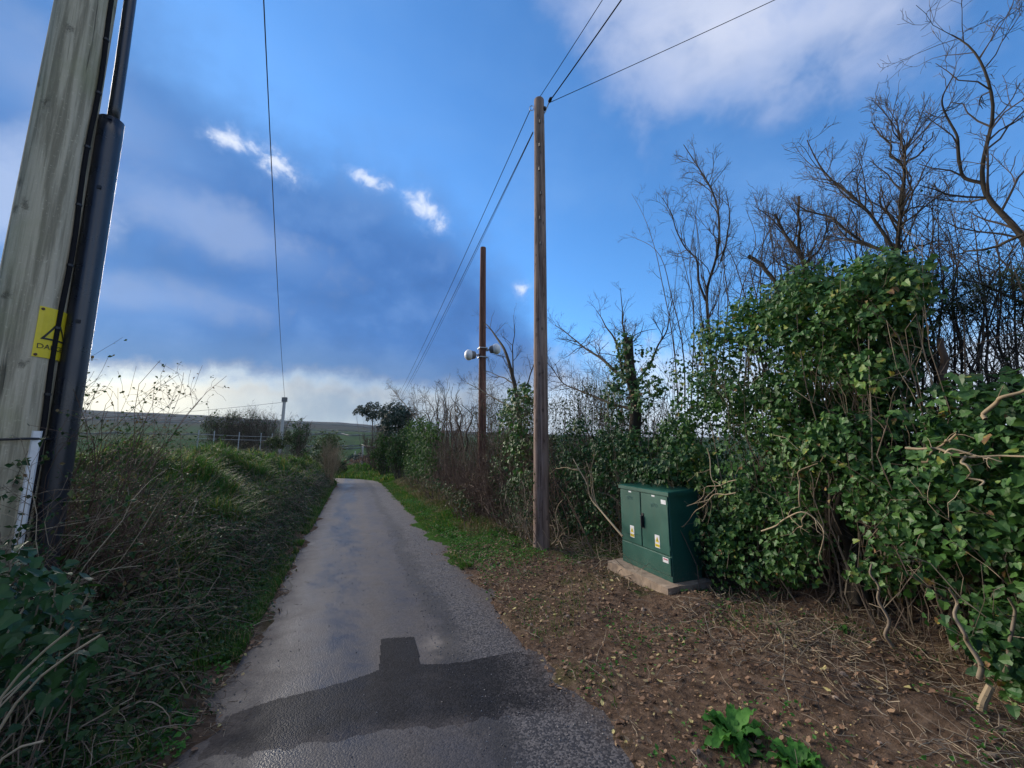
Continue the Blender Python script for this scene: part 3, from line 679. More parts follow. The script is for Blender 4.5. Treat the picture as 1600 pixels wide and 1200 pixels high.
# --- short reddish pole with two lamps, standing in the hedge
BP = PX(753, 660, 3.2); BPZ = gz(BP.x, BP.y) - 0.2
BP_TOP = PX(759, 383, 3.2).z
red_pole = empty('utility_pole', (BP.x, BP.y, BPZ), 'bare reddish wooden pole with two white lamps rising from the hedge', 'pole')
g = Geo(); pole_mesh(g, (BP.x, BP.y, BPZ), BP_TOP - BPZ, 0.125, 0.085, 20, 8); g.build('shaft', MAT['pole_red'], red_pole, True)
bd = Vector((BP.x, BP.y, 0)).normalized(); brt = Vector((bd.y, -bd.x, 0)); zl = PX(755, 549, 3.2).z
for dzz in (0.10, -0.17):
    g = Geo(); c = Vector((BP.x, BP.y, zl + dzz)); box(g, c - Vector((.125, .125, .012)), c + Vector((.125, .125, .012))); g.build('clamp_band', MAT['galv'], red_pole)
def lamp(side, dz0, tilt, label):
    root = empty('floodlight', Vector((BP.x, BP.y, zl + dz0)) + brt * side * 0.13, label, 'floodlight', 'lamps on the reddish pole')
    o = np.array(root.location); d = np.array(brt) * side * 1.0 + np.array([0, 0, tilt]) - np.array(bd) * 0.25; d = unit(d)
    g = Geo(); tubes(g, np.array([o - np.array(brt) * side * .03, o + d * 0.09])[None], np.full(2, .022), 8, cap=True); box(g, o - .03, o + .03); g.build('bracket', MAT['galv'], root)
    g = Geo(); lathe(g, [(.07, 0), (.07, .07), (.09, .105), (.19, .125), (.22, .125)], o, d, 22); g.build('housing', MAT['lamp_grey'], root, True)
    g = Geo(); lathe(g, [(.20, .128), (.23, .150), (.30, .158), (.35, .13), (.385, .08), (.395, 0)], o, d, 22); g.build('bowl', MAT['white'], root, True)
lamp(1, 0.05, 0.10, 'white bowl lamp on the reddish pole, on the side facing the tall brown pole')
lamp(-1, -0.10, -0.06, 'white bowl lamp on the reddish pole, on the side facing the lane')

# --- far poles
def far_pole(px, py_top, depth, base_py, r, label, armed=False):
    t = PD(px, py_top, depth); z0 = gz(t.x, t.y) - 0.3
    e = empty('utility_pole', (t.x, t.y, z0), label, 'pole'); g = Geo(); pole_mesh(g, (t.x, t.y, z0), t.z - z0, r, r * 0.8, 12, 3); g.build('shaft', MAT['pole_far'], e, True)
    if armed:
        g = Geo(); box(g, t - Vector((.2, .16, .38)), t + Vector((.2, .16, .0))); g.build('junction_box', MAT['lamp_grey'], e)
    return t
FP = far_pole(445, 621, 34, 690, 0.15, 'pale far pole beyond the left bank with a box at its top', True)
HP = far_pole(606, 648, 46, 700, 0.12, 'distant pole behind the pine and evergreen tree')
VP_ = far_pole(567, 697, 58, 735, 0.13, 'slim pale pole standing on the verge where the lane bends')
far_pole(555, 705, 95, 715, 0.12, 'small pale post far down in the valley field')

def wire(a, b_, sag, r, label, lead=40):
    a = np.array(a); b_ = np.array(b_); t = np.linspace(0, 1, lead)[:, None]
    p = a * (1 - t) + b_ * t; p[:, 2] -= 4 * sag * (t * (1 - t))[:, 0]
    g = Geo(); tubes(g, p[None], np.full(lead, r), 6); tag(g.build('overhead_wire', MAT['cable'], None, True), label, 'wire')
top_near = on_pole(0.35, 0.3, LPZ + 10.4)
g = Geo(); tubes(g, np.array([on_pole(0.0, 0.05, LPZ + 10.35), top_near])[None], np.full(2, .02), 8, cap=True); g.build('wire_bracket', MAT['galv'], near_pole)
wire(top_near, FP + Vector((0, 0, -.05)), 0.55, 0.011, 'twisted black cable running from the grey pole to the pale far pole')
wire(FP + Vector((0, 0, -.4)), FP + Vector((-30, 8, -2.5)), 0.5, 0.012, 'thin wire leaving the pale far pole away from the lane')
wire(A_left, HP + Vector((-.1, 0, 0)), 0.5, 0.0075, 'thin wire from the hook on the brown pole down the lane')
wire(rp(-0.095, 0, RP_TOP - 0.62), HP + Vector((.1, 0, -.12)), 0.45, 0.008, 'lower wire from the brown pole down the lane')
wire(rp(-0.09, 0.03, RP_TOP - 0.66), HP + Vector((.12, 0, -.3)), 0.6, 0.005, 'thinnest lower wire from the brown pole down the lane')
def away(a, px, py, depth): return Vector(a) + (PD(px, py, depth) - Vector(a)) * 6
wire(rp(0, 0, RP_TOP + 0.01), away(rp(0, 0, RP_TOP), 935, 0, 5.0), 0.2, 0.006, 'thin wire from the very top of the brown pole back along the lane', 60)
wire(A_thick, away(A_thick, 963, 0, 4.8), 0.2, 0.011, 'thick black cable from the insulator on the brown pole', 60)
wire(A_thick + Vector((0, 0, -.02)), away(A_thick, 1177, 0, 5.6), 0.3, 0.0055, 'thin wire from the brown pole off over the hedge', 60)

# --- the green street cabinet on its concrete plinth
cz = 0.135
cf = PZ(1050, 912, cz); cl = PZ(977, 876, cz)
CX = (cf.x + cl.x) / 2; CY0 = cf.y; CY1 = CY0 + 0.86; CD = 0.40
CH = PX(1041, 768, CX).z - cz
cab = empty('street_cabinet', (CX + CD / 2, (CY0 + CY1) / 2, cz), 'green metal roadside cabinet with double doors and warning stickers', 'cabinet')
P_ = MAT['paint']
g = Geo(); box(g, (CX, CY0, cz), (CX + CD, CY1, cz + CH - 0.035), .5, .006); body = g.build('body', P_, cab)
g = Geo(); yy0, yy1 = CY0 - 0.012, CY1 + 0.012; xx0, xx1 = CX - 0.022, CX + CD + 0.015; zt = cz + CH
v = [(xx0, yy0, zt - .045), (xx1, yy0, zt - .045), (xx1, yy1, zt - .045), (xx0, yy1, zt - .045), (xx0, yy0, zt - .008), (xx1, yy0, zt - .008), (xx1, yy1, zt - .008), (xx0, yy1, zt - .008),
     (xx0 + .02, yy0 + .02, zt), (xx1 - .02, yy0 + .02, zt + .018), (xx1 - .02, yy1 - .02, zt + .018), (xx0 + .02, yy1 - .02, zt)]
g.add(v, np.array([(0, 3, 2, 1), (0, 1, 5, 4), (1, 2, 6, 5), (2, 3, 7, 6), (3, 0, 4, 7), (4, 5, 9, 8), (5, 6, 10, 9), (6, 7, 11, 10), (7, 4, 8, 11), (8, 9, 10, 11)])); g.build('lid', P_, cab)
ym = CY0 + (CY1 - CY0) * 0.535; zd0 = cz + CH * 0.285; zd1 = cz + CH - 0.055; dt = 0.014
doors = []
for y0, y1 in ((CY0 + 0.014, ym - 0.006), (ym + 0.006, CY1 - 0.014)):
    g = Geo(); box(g, (CX - dt, y0, zd0), (CX - 0.001, y1, zd1), .5, .005); doors.append(g.build('door', P_, cab))
g = Geo(); box(g, (CX - dt, CY0 + 0.014, cz + 0.06), (CX - 0.001, CY1 - 0.014, zd0 - 0.012), .5, .005); low = g.build('lower_panel', P_, cab)
g = Geo(); box(g, (CX - 0.006, CY0 + 0.004, cz + 0.002), (CX - 0.0005, CY1 - 0.004, cz + 0.055), .5, .002); g.build('base_trim', P_, cab)
hy = ym - 0.03; hz = cz + CH * 0.60
g = Geo(); box(g, (CX - dt - .006, hy - .022, hz - .085), (CX - dt, hy + .022, hz + .085), .5, .004); box(g, (CX - dt - .032, hy - .014, hz - .075), (CX - dt - .006, hy + .014, hz + .06), .5, .009); g.build('handle', MAT['black'], doors[0])
def sticker(parent, yc, zc, w, h, mat, name, off=0.002, lab=None):
    g = Geo(); box(g, (CX - dt - off, yc - w / 2, zc - h / 2), (CX - dt - off + 0.0018, yc + w / 2, zc + h / 2)); o = g.build(name, mat, parent)
    return o
for dr, yc, zc in ((doors[0], CY0 + 0.20, cz + CH * 0.405), (doors[1], CY1 - 0.225, cz + CH * 0.425)):
    s_ = sticker(dr, yc, zc, 0.075, 0.135, MAT['label_white'], 'warning_label')
    g = Geo(); xs = CX - dt - 0.0035; g.add([(xs, yc - .028, zc - .008), (xs, yc + .028, zc - .008), (xs, yc, zc + .05)], [np.array([[0, 1, 2]])])
    g.build('yellow_triangle', MAT['yellow'], dr)
    g = Geo(); g.add([(xs, yc - .033, zc - .058), (xs, yc + .033, zc - .058), (xs, yc + .033, zc - .028), (xs, yc - .033, zc - .028)], np.array([[0, 1, 2, 3]])); g.build('yellow_band', MAT['yellow'], dr)
    g = Geo(); xs -= 0.001; g.add([(xs, yc - .006, zc + .004), (xs, yc + .006, zc + .004), (xs, yc + .002, zc + .03), (xs, yc - .004, zc + .03)], np.array([[0, 1, 2, 3]])); g.build('black_print', MAT['sign_black'], dr); g = Geo(); g.add([(xs, yc - .026, zc - .046), (xs, yc + .026, zc - .046), (xs, yc + .026, zc - .041), (xs, yc - .026, zc - .041)], np.array([[0, 1, 2, 3]])); g.build('black_print', MAT['sign_black'], dr)
sticker(doors[0], CY0 + 0.075, cz + CH * 0.875, 0.075, 0.045, MAT['label_white'], 'white_label')
for dr, yc in ((doors[0], CY0 + 0.235), (doors[1], CY1 - 0.21)): sticker(dr, yc, cz + CH * 0.925, 0.05, 0.016, MAT['label_white'], 'small_label')
sticker(low, CY0 + 0.085, cz + CH * 0.225, 0.085, 0.05, MAT['label_white'], 'white_label'); sticker(low, CY0 + 0.085, cz + CH * 0.235, 0.06, 0.013, MAT['label_red'], 'red_print', 0.0035)
for dr, yc, zc in ((doors[0], CY0 + 0.235, cz + CH * 0.82), (doors[1], CY1 - 0.20, cz + CH * 0.85)):      # faint chalk scribble
    t = np.linspace(0, 1, 60); xs = CX - dt - 0.001 + 0 * t
    p = np.stack([xs, yc + 0.055 - 0.11 * t + 0.012 * np.sin(t * 31), zc + 0.022 * np.sin(t * 23) * (1 - 0.5 * t) + 0.012 * np.cos(t * 47)], 1); g = Geo(); tubes(g, p[None], np.full(60, .0011), 4); g.build('chalk_scribble', MAT['chalk'], dr)
for yc in (CY0 + 0.012, CY1 - 0.012):
    for zc in (zd0 + 0.08, zd1 - 0.08):
        g = Geo(); tubes(g, np.array([(CX - 0.008, yc, zc - .025), (CX - 0.008, yc, zc + .025)])[None], np.full(2, .006), 8, cap=True); g.build('hinge', P_, cab)
# plinth, chipped slab
n = 44; t = np.linspace(0, 1, n, endpoint=False); per = []
x0, x1, y0, y1 = CX - 0.17, CX + CD + 0.04, CY0 - 0.09, CY1 + 0.10
for q in t * 4:
    k = int(q); u = q - k; per.append([(x0 + (x1 - x0) * u, y0), (x1, y0 + (y1 - y0) * u), (x1 + (x0 - x1) * u, y1), (x0, y1 + (y0 - y1) * u)][k])
per = np.array(per) + (np.stack([vnoise(t * 30, 0, 2), vnoise(t * 30, 7, 3)], 1) - 0.5) * 0.035
top = np.concatenate([per, np.full((n, 1), cz - 0.002)], 1); top[:, 2] += (vnoise(t * 20, 3, 6) - 0.5) * 0.012; bot = top.copy(); bot[:, 2] = cz - 0.22
inner = top.copy(); inner[:, :2] = top[:, :2] * 0.9 + np.array([[(x0 + x1) / 2, (y0 + y1) / 2]]) * 0.1; inner[:, 2] = cz
i = np.arange(n); j = (i + 1) % n
g = Geo(); g.add(np.concatenate([bot, top, inner]), [np.stack([i, j, j + n, i + n], -1), np.stack([i + n, j + n, j + 2 * n, i + 2 * n], -1), (i + 2 * n)[None]])
tag(g.build('concrete_plinth', MAT['concrete']), 'pale concrete slab under the green cabinet', 'plinth')

# ------------------------------------------------------------------ vegetation tools
R_ = RNG
def rnd(n, lo=0.0, hi=1.0): return R_.uniform(lo, hi, n)
def rvec(n): return R_.normal(size=(n, 3))
_o = np.array([(0, 0, 0), (.27, -.10, .05), (.50, .10, .07), (.36, .36, .06), (.33, .62, .04), (0, 1.0, -.10), (-.33, .62, .04), (-.36, .36, .06), (-.50, .10, .07), (-.27, -.10, .05), (0, .36, -.03)])
IVY = (_o, [np.array([(10, i, (i + 1) % 10) for i in range(10)])])
SMALL = (np.array([(0, 0, 0), (.34, .45, .10), (0, 1, -.06), (-.34, .45, .10)]), [np.array([(0, 1, 2), (0, 2, 3)])])
SPIKE = (np.array([(-.07, 0, 0), (.07, 0, 0), (0, 1, 0)]), [np.array([(0, 1, 2)])])
FLAKE = (np.array([(0, 0, 0), (.30, .25, .10), (.26, .70, .02), (0, 1, .12), (-.30, .66, .10), (-.24, .22, -.02)]), [np.array([(0, 1, 2, 3), (0, 3, 4, 5)])])
CAM = np.array([0, 0, EYE])
def clump_leaves(cen, rad, per, size, out=(-.8, -.35, .35), shell=0.5, vmean=0.42, vsd=0.15, droop=1.0):
    cen = np.asarray(cen, float); C = len(cen); rad = np.broadcast_to(np.asarray(rad, float).reshape(-1, 1) if np.ndim(rad) < 2 else rad, (C, 3))
    idx = np.repeat(np.arange(C), per); n = len(idx); out = np.asarray(out, float)
    u = unit(unit(rvec(n)) + out * 0.55); p = cen[idx] + u * rad[idx] * (shell + (1 - shell) * rnd(n)[:, None]) * 1.05
    nr = unit(u * 0.6 + out * 0.4 + np.array([0, 0, .30]) + rvec(n) * 0.5)
    R = frames(nr, np.array([0, 0, -droop]) + rvec(n) * 0.8)
    cv = R_.normal(0, vsd * 0.8, C)
    return p, R, size * (0.45 + 0.85 * rnd(n) ** 1.3), np.where(rnd(n) < 0.015, 1.0, np.clip(vmean + cv[idx] + R_.normal(0, vsd, n), 0, 0.93))
def leaf_parts(parent, tmpl, mat, pos_, R, s, v, n, name='ivy_leaf'):
    """the n leaves that show largest become parts of their own; the rest are joined"""
    d = np.linalg.norm(pos_ - CAM, axis=1); sc_ = s / d * (0.4 + np.abs(((CAM - pos_) / d[:, None] * R[:, :, 2]).sum(1)))
    fr = unit(CAM - pos_); sc_ = sc_ * np.where(pos_[:, 0] < np.quantile(pos_[:, 0], 0.45), 1.5, 1.0)
    o = np.argsort(-sc_); top, rest = o[:n], o[n:]
    ms = []
    for q in np.linspace(0.15, 0.85, 6):
        g = Geo(); g.add(tmpl[0], tmpl[1], q); ms.append(g.mesh(name, mat))
    loc = np.array(parent.location)
    for i in top:
        ob = bpy.data.objects.new(name, ms[int(np.clip(v[i] * 6.9 - 0.6, 0, 5))]); COL.objects.link(ob); ob.parent = parent
        M = np.eye(4); M[:3, :3] = R[i] * s[i]; M[:3, 3] = pos_[i] - loc; ob.matrix_local = Matrix(M)
    g = Geo(); scatter(g, tmpl, pos_[rest], R[rest], s[rest], v[rest]); return tag(g.build(name.replace('leaf', 'leaves'), mat, parent), kind='stuff')
def wander(p0, d0, L, N=6, w=0.25, up=0.0, bias=None):
    """polylines from p0 along d0 of length L"""
    n = len(p0); pts = np.empty((n, N, 3)); pts[:, 0] = p0; d = unit(np.asarray(d0, float)); st = (np.broadcast_to(L, (n,)) / (N - 1))[:, None]
    for i in range(1, N):
        d = d + rvec(n) * w; d[:, 2] += up
        if bias is not None: d = d + bias
        d = unit(d); pts[:, i] = pts[:, i - 1] + d * st
    return pts
def taper(r0, r1, N): return np.asarray(r0)[:, None] + (np.asarray(r1) - np.asarray(r0))[:, None] * np.linspace(0, 1, N)[None]
def grow(pts, rad, K, lf, ang, up, w=0.22, N=5, lmin=0.08, lmax=3.0, t0=0.2, thin=0.62, bias=None):
    P, M, _ = pts.shape; n = P * K; PL = np.linalg.norm(np.diff(pts, axis=1), axis=2).sum(1); pi = R_.choice(P, n, p=PL / PL.sum()); t = t0 + (1 - t0) * rnd(n) ** 0.8; ft = t * (M - 1); i0 = np.minimum(ft.astype(int), M - 2); fr = (ft - i0)[:, None]
    p = pts[pi, i0] * (1 - fr) + pts[pi, i0 + 1] * fr; tan = unit(pts[pi, i0 + 1] - pts[pi, i0]); r = rad[pi, i0] * (1 - fr[:, 0]) + rad[pi, i0 + 1] * fr[:, 0]
    side = unit(np.cross(tan, rvec(n))); a = np.radians(rnd(n, *ang))[:, None]
    d = tan * np.cos(a) + side * np.sin(a); d[:, 2] += up
    L = np.clip(PL[pi] * rnd(n, *lf) * (1.2 - 0.85 * t), lmin, lmax)
    kp = wander(p, d, L, N, w, up * 0.25, bias); r0 = np.minimum(r * thin, L * 0.016 + 0.0012); return kp, taper(r0, np.maximum(r0 * 0.35, 0.0009), N)
def limb(pxs, xw, r0, r1, N=12, jit=0.006, dx=0.0):
    N = N * 2
    """a limb traced over the hedge line x = xw, leaning dx metres in depth along its length"""
    p = np.array([np.array(PX(a, b, xw + dx * i / max(1, len(pxs) - 1))) for i, (a, b) in enumerate(pxs)])
    p = resample(p, N); kn = R_.normal(0, jit * 3.2, (7, 3)); kn[0] = 0; kn[-1] *= .5; tt = np.linspace(0, 1, N); p += np.stack([np.interp(tt, np.linspace(0, 1, 7), kn[:, i]) for i in range(3)], 1); p[1:-1] = p[1:-1] * .5 + (p[:-2] + p[2:]) * .25; return p, np.linspace(r0, r1, N)
def bare_tree(name, label, limbs, cat='tree', mats=('bark', 'twig'), k1=10, k2=5, k3=3, up=0.12, group=None, lmax=.46, ang=(25, 60), bias=None, rmin=0.0016):
    P = np.stack([l[0] for l in limbs]); Rr = np.stack([l[1] for l in limbs]); b = P[0, 0]
    e = empty(name, b, label, cat, group)
    g = Geo(); tubes(g, P, Rr, 8, 0.45 + 0.2 * rnd(len(P))); g.build('trunk', MAT[mats[0]], e, True)
    g = Geo(); c1, r1 = grow(P, Rr, k1, (.25, .6), ang, up, lmax=lmax, bias=bias); tubes(g, c1, np.maximum(r1, rmin), 5, rnd(len(c1), .2, .7))
    c2, r2 = grow(c1, r1, k2, (.3, .75), ang, up * 0.8, lmax=lmax * .6, bias=bias); tubes(g, c2, np.maximum(r2, rmin), 3, rnd(len(c2), .1, .7))
    if k3:
        c3, r3 = grow(c2, r2, k3, (.3, .8), ang, up * 0.6, N=4, lmax=lmax * .35, bias=bias); tubes(g, c3, np.maximum(r3, rmin * .8), 3, rnd(len(c3), .1, .8))
    tag(g.build('crown', MAT[mats[1]], e), kind='stuff'); e['_n'] = 0; del e['_n']
    return e, P, c1
def px_points(poly, n, x0, x1, nz=0.0):
    """n points whose picture position falls inside the outline, on hedge planes between x0 and x1"""
    poly = np.array(poly, float); lo = poly.min(0); hi = poly.max(0); out = []
    while len(out) < n:
        a = R_.uniform(lo, hi, (n * 2, 2)); a = a[inside(poly, a[:, 0], a[:, 1])]
        for q in a[:n - len(out)]: out.append(np.array(PX(q[0], q[1], R_.uniform(x0, x1))))
    return np.array(out)
def mass(name, label, poly, x0, x1, n, rad, per, size, mat='ivy_far', cat='bush', tmpl=SMALL, stems=40, stem_mat='twig', group=None, vmean=0.42, out=(-.8, -.35, .35), singles=0, part='foliage', sl=(.5, 1.1), srad=.006, vsd=.15, bare=0, gaps=0):
    lean = .9 if bare else .3; jt = .06 if bare else .05
    c = px_points(poly, n, x0, x1)
    if gaps: c = c[fbm(c[:, 1] * 2.6 + c[:, 0], c[:, 2] * 2.6, 171, 2) > gaps]; n = len(c)
    rr = rad * rnd(n, .6, 1.3)
    b = np.array([c[:, 0].mean(), c[:, 1].mean(), 0]); b[2] = gz(b[0], b[1])
    e = empty(name, b, label, cat, group)
    p, R, s, v = clump_leaves(c, rr, per, size, out, vmean=vmean, vsd=vsd)
    ok = p[:, 2] > land(p[:, 0], p[:, 1]) - 0.03; p, R, s, v = p[ok], R[ok], s[ok], v[ok]
    if singles: leaf_parts(e, tmpl, MAT[mat], p, R, s, v, singles)
    else:
        g = Geo(); scatter(g, tmpl, p, R, s, v); tag(g.build(part, MAT[mat], e), kind='stuff')
    if stems:
        # woody stems rising from the ground to the foliage
        t = c[R_.integers(0, n, stems)]; f = t.copy(); f[:, 0] = f[:, 0] * 0.6 + 0.4 * (x0 * .3 + x1 * .7); f[:, 1] += R_.normal(0, lean, stems); f[:, 2] = land(f[:, 0], f[:, 1]) - 0.05
        N = 8; tt = np.linspace(0, 1, N)[None, :, None]; pts = f[:, None] * (1 - tt) + t[:, None] * tt; pts[:, 1:] += np.cumsum(R_.normal(0, jt, (stems, N - 1, 3)), 1)
        r = srad * rnd(stems, .6, 1.8); g = Geo(); tubes(g, pts, taper(r, r * .4, N), 5, rnd(stems, .2, .9))
        k, kr = grow(pts, taper(r, r * .4, N), 7 if bare else 4, (.15, .4), (25, 65), .1, w=.3, N=5); tubes(g, k, np.maximum(kr, .0016), 3, rnd(len(k), .2, .9))
        if bare:
            k2, kr2 = grow(k, kr, bare, (.3, .8), (25, 65), .15, w=.3, N=4); tubes(g, k2, np.maximum(kr2, .0014), 3, rnd(len(k2), .2, .9))
        tag(g.build('stems', MAT[stem_mat], e), kind='stuff')
    return e

# ------------------------------------------------------------------ right-hand hedge, near to far
# ivy over the hedge beside the camera
e = mass('ivy_hedge', 'low ivy-covered hedge with pale bare stems poking out, beside the dead grass', [(1425, 635), (1500, 615), (1640, 595), (1900, 630), (1900, 1250), (1640, 1130), (1560, 1040), (1490, 960), (1440, 860), (1420, 740)], 3.35, 4.1, 560, .16, 42, .050, 'ivy', 'hedge', IVY, 110, 'stem', singles=280, srad=.004, vmean=.5, gaps=.30)
e = mass('ivy_bush', 'tall rounded ivy-clad bush behind the green cabinet', [(1082, 770), (1062, 690), (1058, 570), (1105, 515), (1180, 475), (1245, 435), (1330, 415), (1425, 412), (1445, 480), (1425, 560), (1430, 700), (1450, 880), (1400, 915), (1340, 905), (1325, 790), (1285, 740), (1270, 900), (1180, 915), (1105, 890), (1095, 800)], 3.45, 4.3, 1080, .16, 42, .045, 'ivy', 'bush', IVY, 170, 'stem', singles=300, srad=.0045, vmean=.52, gaps=.33)
# inner gloom: dead twigs and shaded ivy inside the hedge bank
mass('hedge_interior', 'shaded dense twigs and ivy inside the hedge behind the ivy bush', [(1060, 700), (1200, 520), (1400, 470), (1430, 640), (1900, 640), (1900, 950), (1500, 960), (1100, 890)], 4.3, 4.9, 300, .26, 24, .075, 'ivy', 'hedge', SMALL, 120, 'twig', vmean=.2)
# the ivy skirt below the bush, with twisted ivy trunks
def ivy_trunk(label, pxs, xw, r):
    p, rr = limb(pxs, xw, r, r * .6, 6, .02); e = empty('climbing_ivy', p[0], label, 'ivy'); g = Geo()
    for k in range(4):
        a = k * 1.6 + np.linspace(0, 4, 12); off = np.stack([np.cos(a), np.sin(a), 0 * a], 1) * r * .6; tubes(g, (p + off)[None], rr[None] * .55, 7, .3 + .1 * k)
    g.build('stem', MAT['bark'], e, True)
ivy_trunk('thick twisted ivy trunk in the dark gap of the ivy bush', [(1345, 945), (1335, 880), (1315, 800), (1300, 700)], 3.75, .065)
ivy_trunk('leaning ivy trunk at the foot of the ivy hedge', [(1430, 925), (1415, 860), (1385, 790), (1380, 700)], 3.8, .05)
ivy_trunk('gnarled ivy trunk right behind the cabinet plinth', [(1168, 915), (1160, 870), (1175, 800), (1200, 720)], 3.75, .03)
def bare_stems(name, label, lims, mat='pale', k=5):
    P = np.stack([l[0] for l in lims]); Rr = np.stack([l[1] for l in lims]); e = empty(name, P[0, 0], label, 'branch'); g = Geo(); tubes(g, P, Rr, 6, rnd(len(P), .4, .9))
    c, r = grow(P, Rr, k, (.15, .4), (25, 70), .05, w=.3); tubes(g, c, np.maximum(r, .0016), 4, rnd(len(c), .3, .9)); g.build('stem', MAT[mat], e, True)
bare_stems('broken_branch', 'pale broken twigs hanging beside the top of the cabinet', [limb([(1150, 770), (1120, 770), (1085, 800), (1066, 822)], 3.3, .007, .003), limb([(1150, 750), (1110, 765), (1075, 790)], 3.32, .006, .002), limb([(1105, 700), (1118, 760), (1098, 815)], 3.3, .006, .002)], k=7)
bare_stems('broken_branch', 'pale branch hooking down in front of the dark gap in the ivy bush', [limb([(1250, 790), (1252, 735), (1268, 718), (1290, 712)], 3.4, .008, .004), limb([(1190, 830), (1225, 812), (1262, 800), (1290, 830), (1282, 868)], 3.38, .008, .003), limb([(1262, 800), (1240, 835), (1222, 838)], 3.38, .006, .003)], k=5)
bare_stems('broken_branch', 'pale clipped branches jutting across the low ivy hedge', [limb([(1415, 700), (1460, 697), (1500, 712), (1560, 708), (1620, 712)], 3.3, .009, .005), limb([(1475, 712), (1530, 710), (1570, 722)], 3.28, .007, .003), limb([(1510, 712), (1520, 740), (1530, 760)], 3.27, .008, .005), limb([(1440, 722), (1465, 700), (1500, 680)], 3.3, .009, .006), limb([(1540, 655), (1580, 620), (1625, 595)], 3.35, .012, .008)], k=4)
for lab, pl, x_, r_ in (('long brown stem rising from the dead grass at the edge of the dark gap', [(1395, 1010), (1392, 960), (1375, 905), (1360, 880)], 3.3, .012), ('long brown stem rising beside the cut stump into the low ivy hedge', [(1530, 1060), (1522, 1010), (1500, 960), (1480, 920)], 3.25, .014), ('outermost long brown stem under the low ivy hedge', [(1570, 1050), (1580, 990), (1575, 930)], 3.3, .012)):
    bare_stems('broken_branch', lab, [limb(pl, x_, r_, r_ * .5)], 'stem', 4)
bare_stems('broken_branch', 'forked grey dead branch leaning on the left side of the cabinet', [limb([(973, 838), (940, 800), (918, 770), (905, 735), (895, 715)], 3.05, .014, .007), limb([(930, 790), (922, 745), (915, 720)], 3.08, .009, .004), limb([(945, 805), (925, 770), (925, 730), (930, 700)], 3.1, .008, .003), limb([(905, 735), (875, 730), (850, 742)], 3.05, .008, .003)], k=6)
bare_stems('broken_branch', 'dry pale twigs sprouting at the foot of the brown pole', [limb([(862, 850), (872, 830), (868, 800), (880, 780)], 2.62, .006, .003), limb([(868, 852), (880, 825), (872, 806)], 2.6, .006, .002), limb([(880, 858), (870, 838), (858, 820)], 2.6, .006, .002)], k=5)
# red-brown stub above the low ivy hedge
bare_stems('broken_branch', 'reddish broken stub standing above the low ivy hedge', [limb([(1474, 610), (1470, 570), (1468, 530)], 3.9, .03, .02)], 'redtwig', 3)
# bare trees standing in the hedge
bare_tree('hawthorn_tree', 'bare leaning tree with two rising limbs, between the ivy stump and the ivy bush', [limb([(1120, 640), (1108, 540), (1103, 470), (1101, 441), (1126, 408), (1125, 345), (1112, 300), (1084, 255), (1068, 228)], 4.3, .0260, .005, 14), limb([(1103, 470), (1096, 441), (1092, 406), (1069, 389), (1050, 337), (1036, 309)], 4.3, .0155, .004, 14, dx=-.2), limb([(1126, 408), (1140, 360), (1142, 330), (1134, 295)], 4.3, .0124, .003, 14, dx=.2)], k1=16, k2=6, k3=3, ang=(18, 45))
bare_tree('hawthorn_tree', 'bare tree with snapped dark limbs above the ivy bush', [limb([(1280, 560), (1265, 470), (1261, 426), (1253, 399), (1230, 376), (1209, 335)], 4.3, .0310, .012, 12), limb([(1253, 399), (1249, 360), (1247, 307)], 4.3, .0136, .012, 12), limb([(1240, 500), (1215, 445), (1190, 415), (1172, 398)], 4.25, .0198, .022, 12), limb([(1260, 420), (1285, 380), (1295, 330)], 4.3, .0124, .004, 12, dx=.2)], k1=16, k2=6, k3=3, ang=(20, 55))
bare_tree('hawthorn_tree', 'largest bare tree, its grey trunk forking above the ivy bush', [limb([(1482, 640), (1470, 568), (1437, 535), (1428, 484), (1403, 420), (1403, 364), (1412, 300), (1415, 245), (1402, 205)], 4.25, .0341, .007, 16), limb([(1403, 405), (1395, 391), (1345, 318), (1291, 268), (1261, 215)], 4.25, .0149, .004, 16, dx=-.2), limb([(1405, 410), (1399, 401), (1337, 368), (1303, 353), (1245, 318)], 4.25, .0161, .005, 16, dx=-.3), limb([(1414, 262), (1385, 225), (1362, 195)], 4.25, .0112, .003, 16), limb([(1415, 258), (1448, 228), (1458, 205)], 4.25, .0099, .003, 16), limb([(1410, 395), (1440, 385), (1480, 375)], 4.25, .0124, .004, 16, dx=.3)], k1=15, k2=6, k3=3, ang=(20, 55))
bare_tree('hawthorn_tree', 'dark bare tree with a high hooked branch over the low ivy hedge', [limb([(1660, 640), (1640, 480), (1600, 366), (1548, 318), (1537, 284), (1544, 215), (1560, 176), (1533, 100), (1510, 65), (1483, 53)], 4.3, .0279, .004, 16), limb([(1537, 286), (1506, 278), (1490, 215), (1475, 165), (1487, 119)], 4.3, .0124, .004, 16), limb([(1600, 366), (1560, 380), (1520, 390), (1480, 400)], 4.2, .0112, .004, 16), limb([(1640, 480), (1580, 470), (1530, 440), (1490, 430)], 4.2, .0124, .004, 16)], k1=9, k2=5, k3=3, up=.04, ang=(25, 60), mats=('bark', 'twig'))
mass('gorse_bush', 'dark gorse sprigs caught among the bare branches over the low hedge', [(1465, 455), (1490, 430), (1600, 400), (1640, 440), (1620, 490), (1540, 500), (1480, 520)], 4.1, 4.5, 26, .13, 150, .05, 'gorse', 'bush', SPIKE, 20, 'twig', vmean=.2)
mass('bare_thicket', 'tangle of bare twigs filling the gap between ivy bush and low hedge', [(1425, 600), (1420, 500), (1470, 420), (1640, 380), (1760, 500), (1700, 620)], 4.0, 4.7, 70, .15, 2, .03, 'bramble_leaf', 'thicket', SMALL, 60, 'twig', bare=3, srad=.0045)
